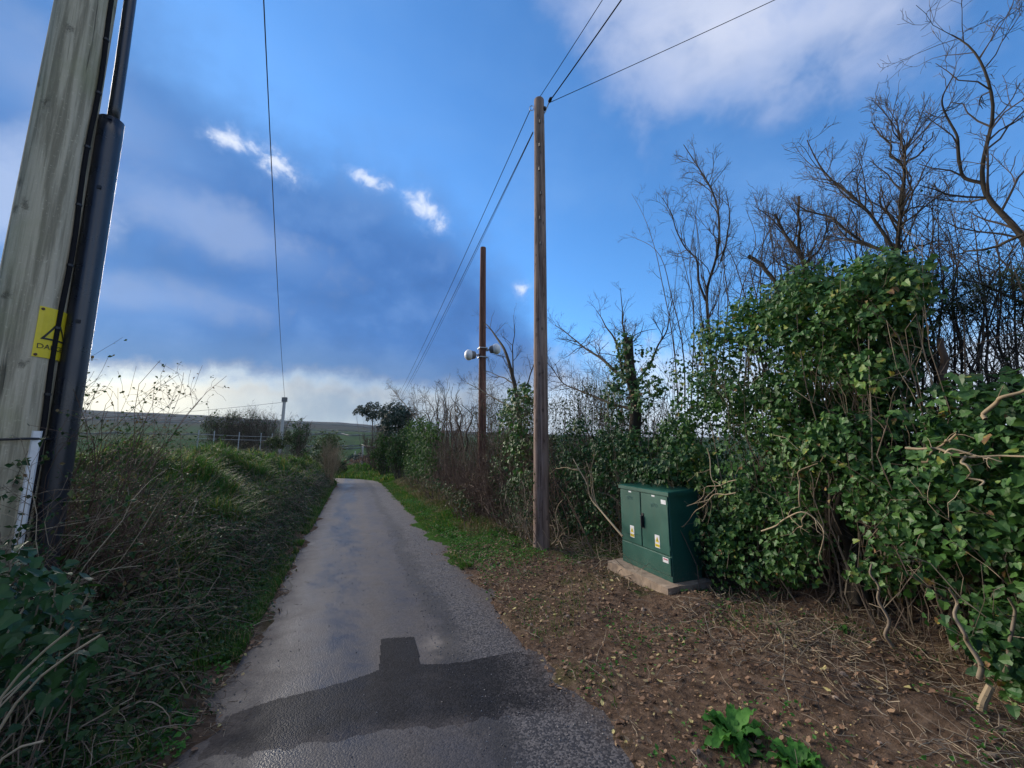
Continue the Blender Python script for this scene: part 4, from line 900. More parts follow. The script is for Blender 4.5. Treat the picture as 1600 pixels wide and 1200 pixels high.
mass('bare_thicket', 'fine tangle of bare twigs rising just above the ivy bush', [(1050, 520), (1070, 400), (1150, 380), (1200, 330), (1290, 330), (1340, 290), (1440, 290), (1470, 330), (1600, 300), (1700, 330), (1700, 480), (1430, 480), (1240, 470)], 4.2, 4.9, 120, .2, 1, .03, 'bramble_leaf', 'thicket', SMALL, 120, 'twig', bare=3, srad=.0042)
for lab, a0, a1, nn_, yt in (('spray of fine upright bare whips between the stump tree and the ivy bush', 1060, 1200, 15, 280), ('spray of fine bare whips fanning above the middle of the ivy bush', 1190, 1440, 24, 290), ('dense bare whips rising behind the low ivy hedge', 1440, 1640, 13, 300)):
    wl = []
    for a in np.linspace(a0, a1, nn_):
        dx_ = R_.normal(-10, 62); top_ = yt + 90 * R_.random(); xx_ = R_.uniform(4.15, 4.6); wl.append(limb([(a, 640), (a + dx_ * .1, 520), (a + dx_ * .3, 430), (a + dx_ * .55, 380), (a + dx_, top_)], xx_, .010, .0022, 10, .012))
    bare_tree('blackthorn_shrub', lab, wl, 'shrub', k1=6, k2=4, k3=2, lmax=.30, ang=(20, 55), up=.15, rmin=.0014, mats=('twig', 'twig'))
# ivy stump tree, dark ivy and bare branches between cabinet and pole
tr = bare_tree('ivy_stump', 'broken-topped trunk wrapped in ivy with bare branches sweeping left', [limb([(1000, 830), (995, 720), (992, 640), (985, 580), (982, 528)], 3.75, .10, .07, 12), limb([(985, 600), (945, 565), (900, 535), (868, 508)], 3.8, .03, .005, 12), limb([(975, 590), (960, 530), (930, 485)], 3.8, .025, .004, 12), limb([(985, 560), (972, 500), (970, 450)], 3.8, .02, .003, 12), limb([(990, 640), (930, 620), (880, 600), (850, 560)], 3.85, .025, .005, 12), limb([(992, 600), (1020, 560), (1045, 510), (1050, 470)], 3.9, .02, .004, 12)], k1=16, k2=6, k3=3)
mass('ivy_bush', 'ivy leaves clothing the broken-topped trunk', [(955, 560), (970, 525), (1010, 522), (1025, 570), (1035, 610), (1020, 660), (985, 720), (945, 640)], 3.45, 3.9, 75, .12, 22, .05, 'ivy', 'ivy', IVY, 20, 'stem', vmean=.4)
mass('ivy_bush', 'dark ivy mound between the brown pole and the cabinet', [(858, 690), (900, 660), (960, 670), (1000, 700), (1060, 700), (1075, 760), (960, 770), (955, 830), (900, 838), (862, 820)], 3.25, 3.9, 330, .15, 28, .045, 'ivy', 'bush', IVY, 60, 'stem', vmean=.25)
mass('ivy_bush', 'light green ivy spray just above the cabinet lid', [(960, 735), (1000, 690), (1070, 640), (1090, 700), (1110, 770), (1060, 755)], 3.5, 4.0, 110, .13, 24, .05, 'ivy', 'ivy', IVY, 40, 'stem', vmean=.58)
mass('bare_thicket', 'mesh of bare twigs against pale sky behind the brown pole', [(850, 690), (855, 580), (900, 540), (960, 560), (1060, 560), (1060, 690), (960, 700)], 4.0, 4.7, 110, .2, 3, .035, 'bramble_leaf', 'thicket', SMALL, 190, 'twig', bare=3, srad=.005)
# the stretch beyond the brown pole
bare_tree('hawthorn_tree', 'bare tree with an ivy-wrapped trunk between the two brown poles', [limb([(815, 740), (812, 660), (808, 610), (790, 545), (765, 515), (752, 500)], 3.2, .07, .006, 12), limb([(802, 585), (800, 550), (803, 515), (802, 492)], 3.2, .02, .003, 12), limb([(806, 600), (780, 588), (758, 580)], 3.2, .02, .004, 12), limb([(812, 620), (835, 570), (838, 540)], 3.3, .022, .004, 12), limb([(808, 640), (770, 620), (735, 600), (715, 598)], 3.1, .02, .003, 12)], k1=10, k2=4, k3=3)
mass('ivy_bush', 'ivy column climbing the tree between the two brown poles', [(768, 700), (790, 640), (805, 600), (822, 600), (838, 650), (838, 760), (800, 790), (770, 770)], 2.75, 3.4, 150, .17, 24, .06, 'ivy', 'bush', IVY, 50, 'stem', vmean=.5)
mass('bare_thicket', 'brown twiggy thicket around the foot of the reddish pole', [(730, 640), (760, 600), (840, 600), (842, 700), (760, 720), (735, 800), (728, 740)], 2.8, 3.6, 130, .2, 3, .045, 'bramble_leaf', 'thicket', SMALL, 220, 'redtwig', bare=3, srad=.005, vmean=.6)
mass('bare_thicket', 'brown dead bramble canes at the hedge foot beside the grass verge', [(735, 720), (765, 690), (775, 790), (760, 800), (740, 795)], 2.45, 2.9, 60, .12, 3, .04, 'bramble_leaf', 'thicket', SMALL, 160, 'redtwig', bare=3, srad=.007, vmean=.85)
mass('bramble_bush', 'low mixed brambles at the hedge foot left of the brown pole', [(770, 780), (800, 760), (838, 740), (838, 830), (800, 820), (770, 805)], 2.4, 2.8, 90, .12, 14, .04, 'bramble_leaf', 'bush', SMALL, 70, 'stem', vmean=.5)
mass('bramble_bush', 'mixed green and brown brush filling the hedge around the reddish pole', [(728, 650), (770, 620), (842, 620), (842, 780), (770, 780), (728, 760)], 3.2, 3.9, 190, .2, 26, .055, 'bramble_leaf', 'bush', SMALL, 90, 'stem', vmean=.5)
mass('bramble_bush', 'mixed brush behind the brown pole beneath the pale sky gap', [(850, 640), (900, 600), (1000, 620), (1000, 720), (860, 740)], 3.8, 4.4, 170, .16, 24, .045, 'bramble_leaf', 'bush', SMALL, 90, 'stem', vmean=.5)
mass('bare_thicket', 'purplish bare thicket in the hedge beyond the reddish pole', [(676, 660), (690, 640), (735, 640), (738, 780), (700, 765), (676, 748)], 2.5, 3.4, 130, .25, 2, .05, 'bramble_leaf', 'thicket', SMALL, 260, 'redtwig', bare=3, srad=.007, vmean=.7)
mass('ivy_bush', 'bright ivy bush in the hedge next to the purplish thicket', [(622, 690), (635, 665), (660, 655), (682, 670), (682, 740), (650, 742), (625, 735)], 2.2, 3.2, 170, .35, 26, .13, 'ivy_far', 'bush', SMALL, 50, 'stem', vmean=.55)
whips = [limb([(a, 705), (a + R_.uniform(-6, 6), 665), (a + R_.uniform(-22, 8), R_.uniform(600, 640))], R_.uniform(2.7, 3.3), .028, .006, 10, .03) for a in np.linspace(640, 728, 26)] + [limb([(665, 680), (640, 640), (604, 598)], 3.0, .035, .007, 10)]
bare_tree('hawthorn_tree', 'bare pale twiggy tree with many upright whips behind the bright ivy bush', whips, k1=7, k2=4, k3=2, rmin=.004, lmax=1.0, ang=(12, 40), mats=('bark', 'twig'))
mass('bramble_bush', 'low brown scrub along the hedge foot below the bright ivy bush', [(620, 738), (660, 742), (735, 780), (735, 800), (690, 770), (625, 748)], 2.0, 2.6, 120, .2, 12, .07, 'bramble_leaf', 'bush', SMALL, 120, 'redtwig', vmean=.65, srad=.008)
# far end of the right hedge
def far_mass(name, label, px, py, depth, w, h, n, per, size, mat, stems=30, vm=.42, cat='bush', stem_mat='twig', tmpl=SMALL, group=None, trunk=False, bare=0):
    c0 = np.array(PD(px, py, depth)); u = unit(rvec(n)) * (rnd(n) ** .4)[:, None]; c = c0 + u * np.array([w, w, h]) * .8
    b = np.array([c0[0], c0[1], gz(c0[0], c0[1]) - .1]); e = empty(name, b, label, cat, group)
    p, R, s, v = clump_leaves(c, min(w, h) * .30 * rnd(n, .6, 1.4), per, size, (-.3, -.6, .5), vmean=vm); g = Geo(); scatter(g, tmpl, p, R, s, v); tag(g.build('crown' if trunk else 'foliage', MAT[mat], e), kind='stuff')
    t = c[R_.integers(0, n, stems)]; f = b + (t - b) * np.array([.35, .35, 0]); N = 6; tt = np.linspace(0, 1, N)[None, :, None]; pts = f[:, None] * (1 - tt) + t[:, None] * tt; pts[:, 1:] += np.cumsum(R_.normal(0, h * .03, (stems, N - 1, 3)), 1)
    r = np.full(stems, h * .014); g = Geo(); tubes(g, pts, taper(r, r * .4, N), 4, rnd(stems, .2, .9))
    if bare:
        k, kr = grow(pts, taper(r, r * .4, N), 8, (.25, .6), (15, 45), .2, N=5); tubes(g, k, np.maximum(kr, h * .0035), 3, rnd(len(k)));  k2, kr2 = grow(k, kr, bare, (.3, .8), (20, 50), .2, N=4); tubes(g, k2, np.maximum(kr2, h * .003), 3, rnd(len(k2)))
    if trunk: tubes(g, np.array([b, (b + c0) / 2 + .1, c0])[None], np.array([[.2, .15, .08]]) * h * .35, 8, .3)
    tag(g.build('trunk' if trunk else 'stems', MAT[stem_mat], e), kind=None if trunk else 'stuff'); return e
far_mass('evergreen_tree', 'dark rounded evergreen tree rising above the far hedge', 622, 655, 27, 1.5, 1.3, 70, 60, .17, 'evergreen', 14, cat='tree', trunk=True)
far_mass('pine_tree', 'flat-topped pine with dark tufts and gaps against the sky', 582, 643, 36, 2.0, .95, 46, 55, .17, 'evergreen', 14, cat='tree', trunk=True, vm=.2)
far_mass('ivy_bush', 'dark green bush at the far end of the hedge near the slim pale pole', 605, 703, 29, 1.2, 1.5, 60, 50, .15, 'ivy_far', 30, .4)
far_mass('bare_thicket', 'greyish brown twiggy bush overhanging the lane bend', 592, 690, 33, 1.9, 1.6, 40, 3, .12, 'bramble_leaf', 60, .6, 'thicket', 'redtwig', bare=4)
far_mass('ivy_bush', 'ivy and twig bush between evergreen tree and bright ivy bush', 628, 705, 23, 1.0, 1.3, 60, 50, .13, 'ivy_far', 40, .35)

far_mass('ivy_bush', 'small dark bush at the inside of the lane bend', 530, 729, 34, .8, .6, 40, 50, .12, 'ivy_far', 20, .2)
far_mass('bramble_bush', 'russet bracken patch beyond the lane bend', 560, 727, 62, 4.5, 1.0, 60, 40, .25, 'litter', 30, .25, stem_mat='redtwig')
far_mass('bramble_bush', 'brown scrub behind the slim pale pole', 588, 722, 58, 3.5, 1.3, 60, 40, .25, 'litter', 30, .15, stem_mat='redtwig')
far_mass('ivy_bush', 'dark round bush in the field below the far hillside', 563, 716, 90, 3.2, 1.6, 40, 40, .4, 'evergreen', 16, .3)

# ------------------------------------------------------------------ left bank
far_mass('ivy_bush', 'rounded yellow-green bush overhanging the lane bend on the left bank', 510, 704, 24, 1.15, 1.35, 60, 60, .11, 'gorse', 20, .55)
far_mass('bare_thicket', 'pale grey bare shrub in front of the rounded bush on the left bank', 518, 703, 20, .6, .55, 30, 2, .06, 'bramble_leaf', 50, .7, 'thicket', 'pale', bare=4)
far_mass('ivy_bush', 'small bare tree with ivy round its stem on the left bank', 468, 682, 20, .6, 1.2, 34, 40, .08, 'ivy_far', 26, .25, cat='tree', bare=3)
far_mass('gorse_bush', 'olive gorse bush on the left bank top', 432, 693, 13, .40, .26, 34, 70, .045, 'gorse', 30, .45, stem_mat='redtwig')
far_mass('gorse_bush', 'small gorse bush beside the pale far pole', 447, 684, 16, .30, .30, 24, 60, .05, 'gorse', 20, .4)
for i, (px, w, h, lab) in enumerate(((352, 3.0, 1.5, 'leafless hedgerow thicket with a green crown beyond the fence'), (385, 3.5, 1.6, 'leafless hedgerow thicket beyond the wire fence, midway to the far pole'), (418, 3.0, 1.4, 'leafless hedgerow thicket beside the pale far pole'))):
    far_mass('bare_thicket', lab, px, 660, 44, w, h, 50, 22 if i == 0 else 4, .2, 'gorse' if i == 0 else 'bramble_leaf', 70, .4, 'thicket', 'twig', bare=4)
# fence beyond the bank
fe = empty('wire_fence', tuple(PD(370, 690, 17)), 'pale post and rail fence beyond the left bank', 'fence')
A, B = PD(310, 680, 17), PD(425, 684, 21)
for q in (0.0, .18, .5, .82, 1.0):
    c = A.lerp(B, q); z0 = gz(c.x, c.y) - .2; g = Geo(); tubes(g, np.array([(c.x, c.y, z0), (c.x, c.y, c.z + .22)])[None], np.full(2, .022), 6, cap=True); g.build('post', MAT['galv'], fe)
for dz_ in (0.04, -.14):
    g = Geo(); tubes(g, np.array([A + Vector((0, 0, dz_)), A.lerp(B, .5) + Vector((0, 0, dz_ - .01)), B + Vector((0, 0, dz_))])[None], np.full(3, .008), 5); g.build('rail', MAT['pole_far'], fe)
# brambles on the face of the bank
def bank_xy(n, y0, y1, s0, s1): y = rnd(n, y0, y1); s = rnd(n, s0, s1); return road_x(y) - HALF - s, y
def bramble(name, label, y0, y1, s0, s1, n, L, up0, leafn, lsize, mat='stem', group=None, droop=.14, r=.0042, vm=.45, lift=0.0, vs=(0.0, .85)):
    x, y = bank_xy(n, y0, y1, s0, s1); p0 = np.stack([x, y, land(x, y) + lift * rnd(n)], 1); d = rvec(n) * np.array([.8, .8, .4]) + np.array([.25, 0, up0])
    LL = L * rnd(n, .4, 1.3); P = wander(p0, d, LL, 8, .16, -droop); ok = (P[..., 0] - road_x(P[..., 1]) + HALF + np.maximum(P[..., 2] - road_z(P[..., 1]), 0) * .5).max(1) < .12; P, x, y = P[ok], x[ok], y[ok]; n = len(P); low = land(P[..., 0], P[..., 1]) + .015; P[..., 2] = np.maximum(P[..., 2], low)
    b = (x.mean(), y.mean(), gz(x.mean(), y.mean())); e = empty(name, b, label, 'brambles', group); g = Geo(); r0 = r * rnd(n, .6, 1.5); tubes(g, P, taper(r0, r0 * .45, 8), 3, rnd(n, *vs) ** 1.3)
    k, kr = grow(P, taper(r0, r0 * .5, 8), 2, (.15, .4), (30, 75), .1, N=4); tubes(g, k, np.maximum(kr * .8, .0010), 3, rnd(len(k), *vs)); tag(g.build('stems', MAT[mat], e), kind='stuff')
    if leafn:
        m = n * leafn; i = R_.integers(0, n, m); j = R_.integers(1, 8, m); q = P[i, j] + R_.normal(0, .03, (m, 3)); q[:, 2] = np.maximum(q[:, 2], land(q[:, 0], q[:, 1]) + .01)
        R = frames(unit(rvec(m) * .6 + np.array([.35, -.2, .8])), rvec(m) + np.array([.3, 0, -.4])); g = Geo(); scatter(g, SMALL, q, R, lsize * rnd(m, .5, 1.3), np.clip(R_.normal(vm, .2, m), 0, 1)); tag(g.build('leaves', MAT['bramble_leaf'], e), kind='stuff')
    return e
bramble('bramble_thicket', 'dark bramble tangle at the road edge under the near bank', -.3, 1.8, .15, 1.5, 800, .42, .5, 12, .04, vs=(0, .9))
bramble('bramble_thicket', 'bramble tangle below the grey pole', 1.6, 3.6, .25, 1.3, 1300, .5, .55, 11, .04, vs=(0, .9))
bramble('bramble_thicket', 'dead bramble stems on the bank face just past the grey pole', 3.4, 6.4, .22, 1.5, 1300, .55, .6, 12, .04, vs=(0, .8))
bramble('bramble_thicket', 'grey-brown dead brambles on the middle of the left bank', 6.0, 10.5, .25, 1.2, 1300, .5, .5, 10, .04, vs=(0, .8))
bramble('bramble_thicket', 'grey-brown dead brambles on the far left bank toward the bend', 10.0, 25.0, .25, .9, 1500, .6, .5, 5, .06, r=.007)
bramble('bramble_thicket', 'leafy bramble canes sprawling through the bank grass', 3.6, 13, .7, 2.3, 500, .7, .9, 12, .045, vs=(0, .7), droop=.25, vm=.35)
bramble('bramble_thicket', 'dry brown bramble on top of the left bank by the grass', 3.6, 12.0, 1.9, 3.2, 140, .6, .8, 3, .04, vs=(.1, .8), droop=.18)
bramble('bramble_thicket', 'brown bramble tops and dead stalks along the far bank top', 10.0, 24.0, 1.8, 3.2, 600, .8, .8, 3, .06, vs=(.2, .9), droop=.18, r=.006)
# the taller bramble bush beside the grey pole, arching out against the sky
def arching():
    n = 560; c = np.array(PD(118, 700, 2.95)); x = c[0] + R_.normal(0, .20, n); y = c[1] + R_.normal(0, .24, n)
    p0 = np.stack([x, y, land(x, y)], 1); d = rvec(n) * np.array([.30, .38, .2]) + np.array([.0, .05, 1.0]); LL = .5 + 1.5 * rnd(n) ** 2.6
    P = wander(p0, d, LL, 10, .13, -.075); P = P[(P[..., 0] - road_x(P[..., 1]) + HALF).max(1) < -.25]; n = len(P); e = empty('bramble_bush', (c[0], c[1], gz(c[0], c[1])), 'tall bramble bush with arching thorny canes beside the grey pole', 'brambles'); g = Geo(); r0 = rnd(n, .0025, .005)
    tubes(g, P, taper(r0, r0 * .35, 10), 4, rnd(n, .1, .75)); k, kr = grow(P, taper(r0, r0 * .4, 10), 5, (.12, .4), (30, 75), .05, N=5); tubes(g, k, np.maximum(kr * .8, .0011), 3, rnd(len(k), .1, .75)); tag(g.build('stems', MAT['redtwig'], e), kind='stuff')
    m = 9000; i = R_.integers(0, len(k), m); j = R_.integers(1, 5, m); q = k[i, j] + R_.normal(0, .012, (m, 3)); R = frames(unit(rvec(m) + np.array([.2, -.5, .6])), rvec(m) + np.array([0, 0, -.3])); g = Geo(); scatter(g, SMALL, q, R, .024 * rnd(m, .5, 1.3), np.clip(R_.normal(.6, .25, m), 0, 1)); tag(g.build('leaves', MAT['bramble_leaf'], e), kind='stuff')
    # canes crossing in front of the pole
    n = 150; c = np.array([LPX, LPY]) - np.array([vd.x, vd.y]) * .35; x = c[0] + R_.normal(0, .32, n); y = c[1] + R_.normal(0, .18, n); p0 = np.stack([x, y, land(x, y)], 1)
    P = wander(p0, rvec(n) * .5 + np.array([.15, 0, 1.0]), rnd(n, .7, 1.5), 10, .15, -.09); P = P[(P[..., 0] - road_x(P[..., 1]) + HALF).max(1) < -.25]; n = len(P); e2 = empty('bramble_bush', (c[0], c[1], gz(*c)), 'loose bramble canes crossing the foot of the grey pole', 'brambles'); g = Geo(); r0 = rnd(n, .002, .0042)
    tubes(g, P, taper(r0, r0 * .35, 10), 4, rnd(n, .2, 1)); k, kr = grow(P, taper(r0, r0 * .4, 10), 5, (.15, .4), (30, 75), .05, N=5); tubes(g, k, np.maximum(kr * .8, .001), 3, rnd(len(k), .2, 1)); tag(g.build('stems', MAT['stem'], e2), kind='stuff')
    m = 1500; i = R_.integers(0, len(k), m); q = k[i, 3]; R = frames(unit(rvec(m) + np.array([.2, -.5, .6])), rvec(m)); g = Geo(); scatter(g, SMALL, q, R, .036 * rnd(m, .5, 1.3), np.clip(R_.normal(.5, .25, m), 0, 1)); tag(g.build('leaves', MAT['bramble_leaf'], e2), kind='stuff')
arching()
# broad ivy leaves in the near corner
def corner_ivy():
    cs = np.array([np.array(PD(R_.uniform(-80, 95), R_.uniform(880, 1090), R_.uniform(1.55, 1.95))) for _ in range(34)]); b = cs.mean(0); e = empty('ivy_plant', (b[0], b[1], gz(b[0], b[1])), 'broad dark ivy leaves below the white marker strip', 'ivy')
    p, R, s, v = clump_leaves(cs, .13, 17, .052, (.55, -.6, .5), vmean=.15, vsd=.1); leaf_parts(e, IVY, MAT['ivy'], p, R, s, v, 150)
    n = 60; t = p[R_.integers(0, len(p), n)]; f = t + R_.normal(0, .12, (n, 3)); f[:, 0] -= .2; f[:, 2] = land(f[:, 0], f[:, 1]); tt = np.linspace(0, 1, 6)[None, :, None]; P = f[:, None] * (1 - tt) + t[:, None] * tt; P[:, 1:5] += R_.normal(0, .02, (n, 4, 3)); g = Geo(); tubes(g, P, np.full((n, 6), .003), 4, rnd(n)); tag(g.build('stems', MAT['stem'], e), kind='stuff')
    for lab, pts in (('long dry straw-coloured stalk leaning out of the near brambles', [(0, 1072), (60, 1022), (115, 980)]), ('pale dry stalk beside the long straw-coloured one', [(25, 1080), (90, 1030), (158, 992)]), ('pale dry stalk low in the near corner', [(0, 1165), (40, 1160), (68, 1158)])):
        p = np.array([np.array(PD(a, b_, 1.45)) for a, b_ in pts]); p = resample(p, 8); p0 = p[0] - (p[-1] - p[0]) * .9; p0[2] = gz(p0[0], p0[1]); p = resample(np.concatenate([p0[None], p]), 10); g = Geo(); tubes(g, p[None], np.linspace(.006, .0035, 10)[None], 6, .8); tag(g.build('dry_stalk', MAT['pale'], None, True), lab, 'stalk')
corner_ivy()

# ------------------------------------------------------------------ grass, litter, weeds
def blades(g, x, y, h, wd, lean=.45, bias=(0, 0), var=None, z=None):
    n = len(x); z = land(x, y) - .01 if z is None else z; a = rnd(n, 0, 2 * np.pi); d = np.stack([np.cos(a), np.sin(a)], 1) * (lean * rnd(n, .2, 1.3))[:, None] + np.asarray(bias); h = h * rnd(n, .5, 1.3)
    sd = np.stack([-np.sin(a), np.cos(a), 0 * a], 1) * (wd * rnd(n, .6, 1.3))[:, None]
    base = np.stack([x, y, z], 1); m1 = base + np.concatenate([d * .3, np.full((n, 1), .62)], 1) * h[:, None]; tip = base + np.concatenate([d * 1.0, np.full((n, 1), .85) - .35 * (d ** 2).sum(1, keepdims=True)], 1) * h[:, None]
    v = np.stack([base - sd, base + sd, m1 - sd * .75, m1 + sd * .75, tip], 1).reshape(-1, 3); o = (np.arange(n) * 5)[:, None]
    var = np.clip(.25 + .55 * fbm(x * 1.7, y * 1.7, 151) + R_.normal(0, .17, n), 0, .95) if var is None else var; var = np.where(rnd(n) < .16, 1.0, var)
    g.add(v, [o + np.array([0, 1, 3, 2]), o + np.array([2, 3, 4])], np.repeat(var, 5))
def grass(name, label, n, y0, y1, s0, s1, h, wd, side=-1, thr=.0, ns=.9, mat='grass', lean=.5, bias=(0, 0), ypow=1.0):
    y = y0 + (y1 - y0) * rnd(n) ** ypow; s = rnd(n, s0, s1); x = road_x(y) + side * (HALF + s); k = fbm(x * ns, y * ns, 61 + int(abs(s0) * 10)) > thr + .3 * (1 - sst(y, y0, y0 + 2.8)) * (side > 0 and y0 > 4); x, y = x[k], y[k]
    hh = h * (.25 + 1.9 * fbm(x * 1.9, y * 1.9, 77) ** 1.6); g = Geo(); an = 6.3 * fbm(x * .9, y * .9, 79); bb = np.stack([np.cos(an), np.sin(an)], 1) * .4 + np.asarray(bias); blades(g, x, y, hh, wd * (1 + y * .05), lean, bb); tag(g.build(name, MAT[mat]), label, 'grass', kind='stuff')
grass('bank_grass', 'long lush grass drooping over the top of the left bank', 54000, 3.8, 12, .5, 2.9, .36, .0055, thr=.36, bias=(.3, -.15), ypow=1.2)
grass('bank_grass', 'grass on the far left bank toward the bend', 24000, 11, 26, .45, 2.6, .32, .008, thr=.33, bias=(.2, 0))
grass('bank_grass', 'sparse dark grass among the near brambles', 9000, 0, 5, .1, 1.6, .20, .003, thr=.42)
grass('verge_grass', 'bright short grass along the foot of the left bank', 22000, 3.9, 24, -.06, .32, .12, .0035, thr=.34, ypow=1.6)
grass('verge_grass', 'bright green grass verge along the right side of the lane', 40000, 4.8, 28, -.04, 1.2, .085, .004, 1, .44, 1.5, ypow=1.7)
grass('verge_grass', 'thin grass tufts on the bare soil by the hedge', 9000, .8, 6.2, .02, 2.4, .06, .0022, 1, .56, 1.9)
grass('verge_grass', 'rough grass around the lane bend', 9000, 24, 44, .0, 3.5, .28, .012, 1, .25)
grass('verge_grass', 'rough grass on the inside of the lane bend', 6000, 24, 44, .0, 2.5, .28, .012, -1, .25)
grass('dry_grass', 'brown dry grass on top of the left bank', 3000, 4, 22, 2.1, 3.6, .34, .003, thr=.42, mat='straw', lean=.35)
grass('dry_grass', 'dry grass and stalks at the foot of the right hedge', 9000, 5, 22, .5, 1.8, .20, .003, 1, .40, mat='straw', lean=.6)
def small_leaf_cover(name, label, n, y0, y1, s0, s1, side, size, mat, thr, lift=.05, ns=1.3):
    y = rnd(n, y0, y1); s = rnd(n, s0, s1); x = road_x(y) + side * (HALF + s); k = fbm(x * ns, y * ns, 91) > thr; x, y = x[k], y[k]; m = len(x)
    p = np.stack([x, y, land(x, y) + lift * rnd(m)], 1); R = frames(unit(rvec(m) * .45 + np.array([0, 0, 1.0])), rvec(m)); g = Geo(); scatter(g, SMALL, p, R, size * rnd(m, .5, 1.4), np.clip(R_.normal(.45, .2, m), 0, 1)); tag(g.build(name, MAT[mat]), label, 'weeds', kind='stuff')
small_leaf_cover('ground_weeds', 'leafy green weeds along the right verge', 7000, 5.2, 14, .1, 1.1, 1, .035, 'weed', .50)
small_leaf_cover('ground_weeds', 'small green weeds at the foot of the left bank', 4500, 1.6, 6, -.02, .5, -1, .035, 'weed', .46)
small_leaf_cover('ground_weeds', 'scattered seedlings on the bare soil', 5000, .8, 5.5, .0, 2.2, 1, .026, 'weed', .55, .03, 2.2)
# leaf litter, dead stems and stones on the bare soil
def litter(name, label, n, y0, y1, s0, s1, side, size, thr=.3):
    y = rnd(n, y0, y1); s = rnd(n, s0, s1); x = road_x(y) + side * (HALF + s); k = fbm(x * 1.5, y * 1.5, 101) > thr; x, y = x[k], y[k]; m = len(x)
    p = np.stack([x, y, land(x, y) + .006 + .012 * rnd(m)], 1); R = frames(unit(rvec(m) * .35 + np.array([0, 0, 1.0])), rvec(m)); g = Geo(); scatter(g, FLAKE, p, R, size * (.3 + 1.5 * rnd(m) ** 3), np.clip(R_.normal(.5, .27, m), 0, 1)); tag(g.build(name, MAT['litter']), label, 'leaf litter', kind='stuff')
litter('leaf_litter', 'fallen brown leaves and chips over the soil bank by the cabinet', 24000, .4, 8, -.25, 2.6, 1, .027, .38)
litter('leaf_litter', 'dark leaf litter along the left road edge', 3500, .6, 8, -.3, .5, -1, .03)
litter('leaf_litter', 'scattered leaf scraps along the grass verge', 1800, 6, 14, .0, 1.6, 1, .035)
def lying(name, label, n, y0, y1, s0, s1, L, r, mat, side=1, lift=.03, upz=.05, thr=0.0):
    y = rnd(n, y0, y1); s = rnd(n, s0, s1); x = road_x(y) + side * (HALF + s); k = fbm(x * 1.2, y * 1.2, 111) > thr; x, y = x[k], y[k]; m = len(x)
    P = wander(np.stack([x, y, land(x, y) + lift * rnd(m)], 1), rvec(m) * np.array([1, 1, .25]) + np.array([0, 0, upz]), L * rnd(m, .3, 1.3), 7, .28, -.03); P[..., 2] = np.maximum(P[..., 2], land(P[..., 0], P[..., 1]) + .004)
    r0 = r * rnd(m, .5, 1.5); g = Geo(); tubes(g, P, taper(r0, r0 * .6, 7), 4, rnd(m, .1, 1)); tag(g.build(name, MAT[mat]), label, 'dead stems', kind='stuff')
lying('dead_stems', 'heap of pale dead grass stems in front of the low ivy hedge', 900, .2, 2.4, 1.25, 2.5, .30, .0017, 'pale', lift=.05, upz=.10, thr=.40)
lying('dead_stems', 'brown dead bramble bits under the low ivy hedge', 1300, .2, 3.2, .9, 2.6, .24, .0020, 'stem', lift=.04, upz=.08, thr=.36)
lying('dead_stems', 'thin dead twigs strewn on the soil by the cabinet', 1500, .5, 7, .0, 2.6, .22, .0016, 'stem')
lying('dead_stems', 'dry twigs under the hedge behind the brown pole', 500, 3.8, 7.5, 1.3, 2.6, .4, .003, 'pale', lift=.12, upz=.25)
lying('dead_stems', 'dead twigs along the left road edge', 600, .4, 6, -.25, .4, .22, .002, 'stem', -1)
def stone_mesh(seed):
    r = np.random.default_rng(seed); th = np.linspace(0, np.pi, 5)[1:-1]; ph = np.arange(7) * 2 * np.pi / 7; v = [(0, 0, 1)] + [(math.sin(t) * math.cos(p), math.sin(t) * math.sin(p), math.cos(t)) for t in th for p in ph] + [(0, 0, -1)]
    v = np.array(v) * r.uniform(.7, 1.2, (23, 1)) * np.array([1, .75, .5]); tr = [(0, 1 + i, 1 + (i + 1) % 7) for i in range(7)] + [(22, 15 + (i + 1) % 7, 15 + i) for i in range(7)]; qd = [(1 + 7 * k + i, 8 + 7 * k + i, 8 + 7 * k + (i + 1) % 7, 1 + 7 * k + (i + 1) % 7) for k in (0, 1) for i in range(7)]
    g = Geo(); g.add(v, [np.array(tr), np.array(qd)]); return g.mesh('stone', MAT['stone'])
def clods(n):
    y = .5 + 7 * rnd(n); x = road_x(y) + HALF + .02 + 2.6 * rnd(n); k = fbm(x * 2.4, y * 2.4, 181) > .40; x, y = x[k], y[k]; m = len(x); s = .004 + .022 * rnd(m) ** 4
    tv = np.array([(1, 0, .1), (.3, .9, 0), (-.8, .5, .1), (-.7, -.6, 0), (.4, -.9, .1), (.1, .1, .75), (-.3, -.2, .6)]); tf = [np.array([(0, 1, 5), (1, 2, 5), (2, 6, 5), (2, 3, 6), (3, 4, 6), (4, 5, 6), (4, 0, 5)])]
    g = Geo(); scatter(g, (tv, tf), np.stack([x, y, land(x, y) - .001], 1), frames(rvec(m) * .25 + np.array([0, 0, 1.0]), rvec(m)), s, rnd(m)); tag(g.build('soil_crumbs', MAT['clod']), 'loose crumbs and clods on the bare earth bank', 'soil', kind='stuff')
clods(4500)
SM = [stone_mesh(i) for i in range(6)]
for i in range(130):
    y = .9 + 6 * R_.random() ** 1.2; x = float(road_x(y)) + HALF + R_.uniform(.05, 2.3); s = .010 + .022 * R_.random() ** 2
    o = bpy.data.objects.new('stone', SM[i % 6]); COL.objects.link(o); o.parent = ground; o.location = (x, y, gz(x, y) + s * .2); o.rotation_euler = tuple(R_.uniform(0, 6, 3) * np.array([.1, .1, 1])); o.scale = (s,) * 3
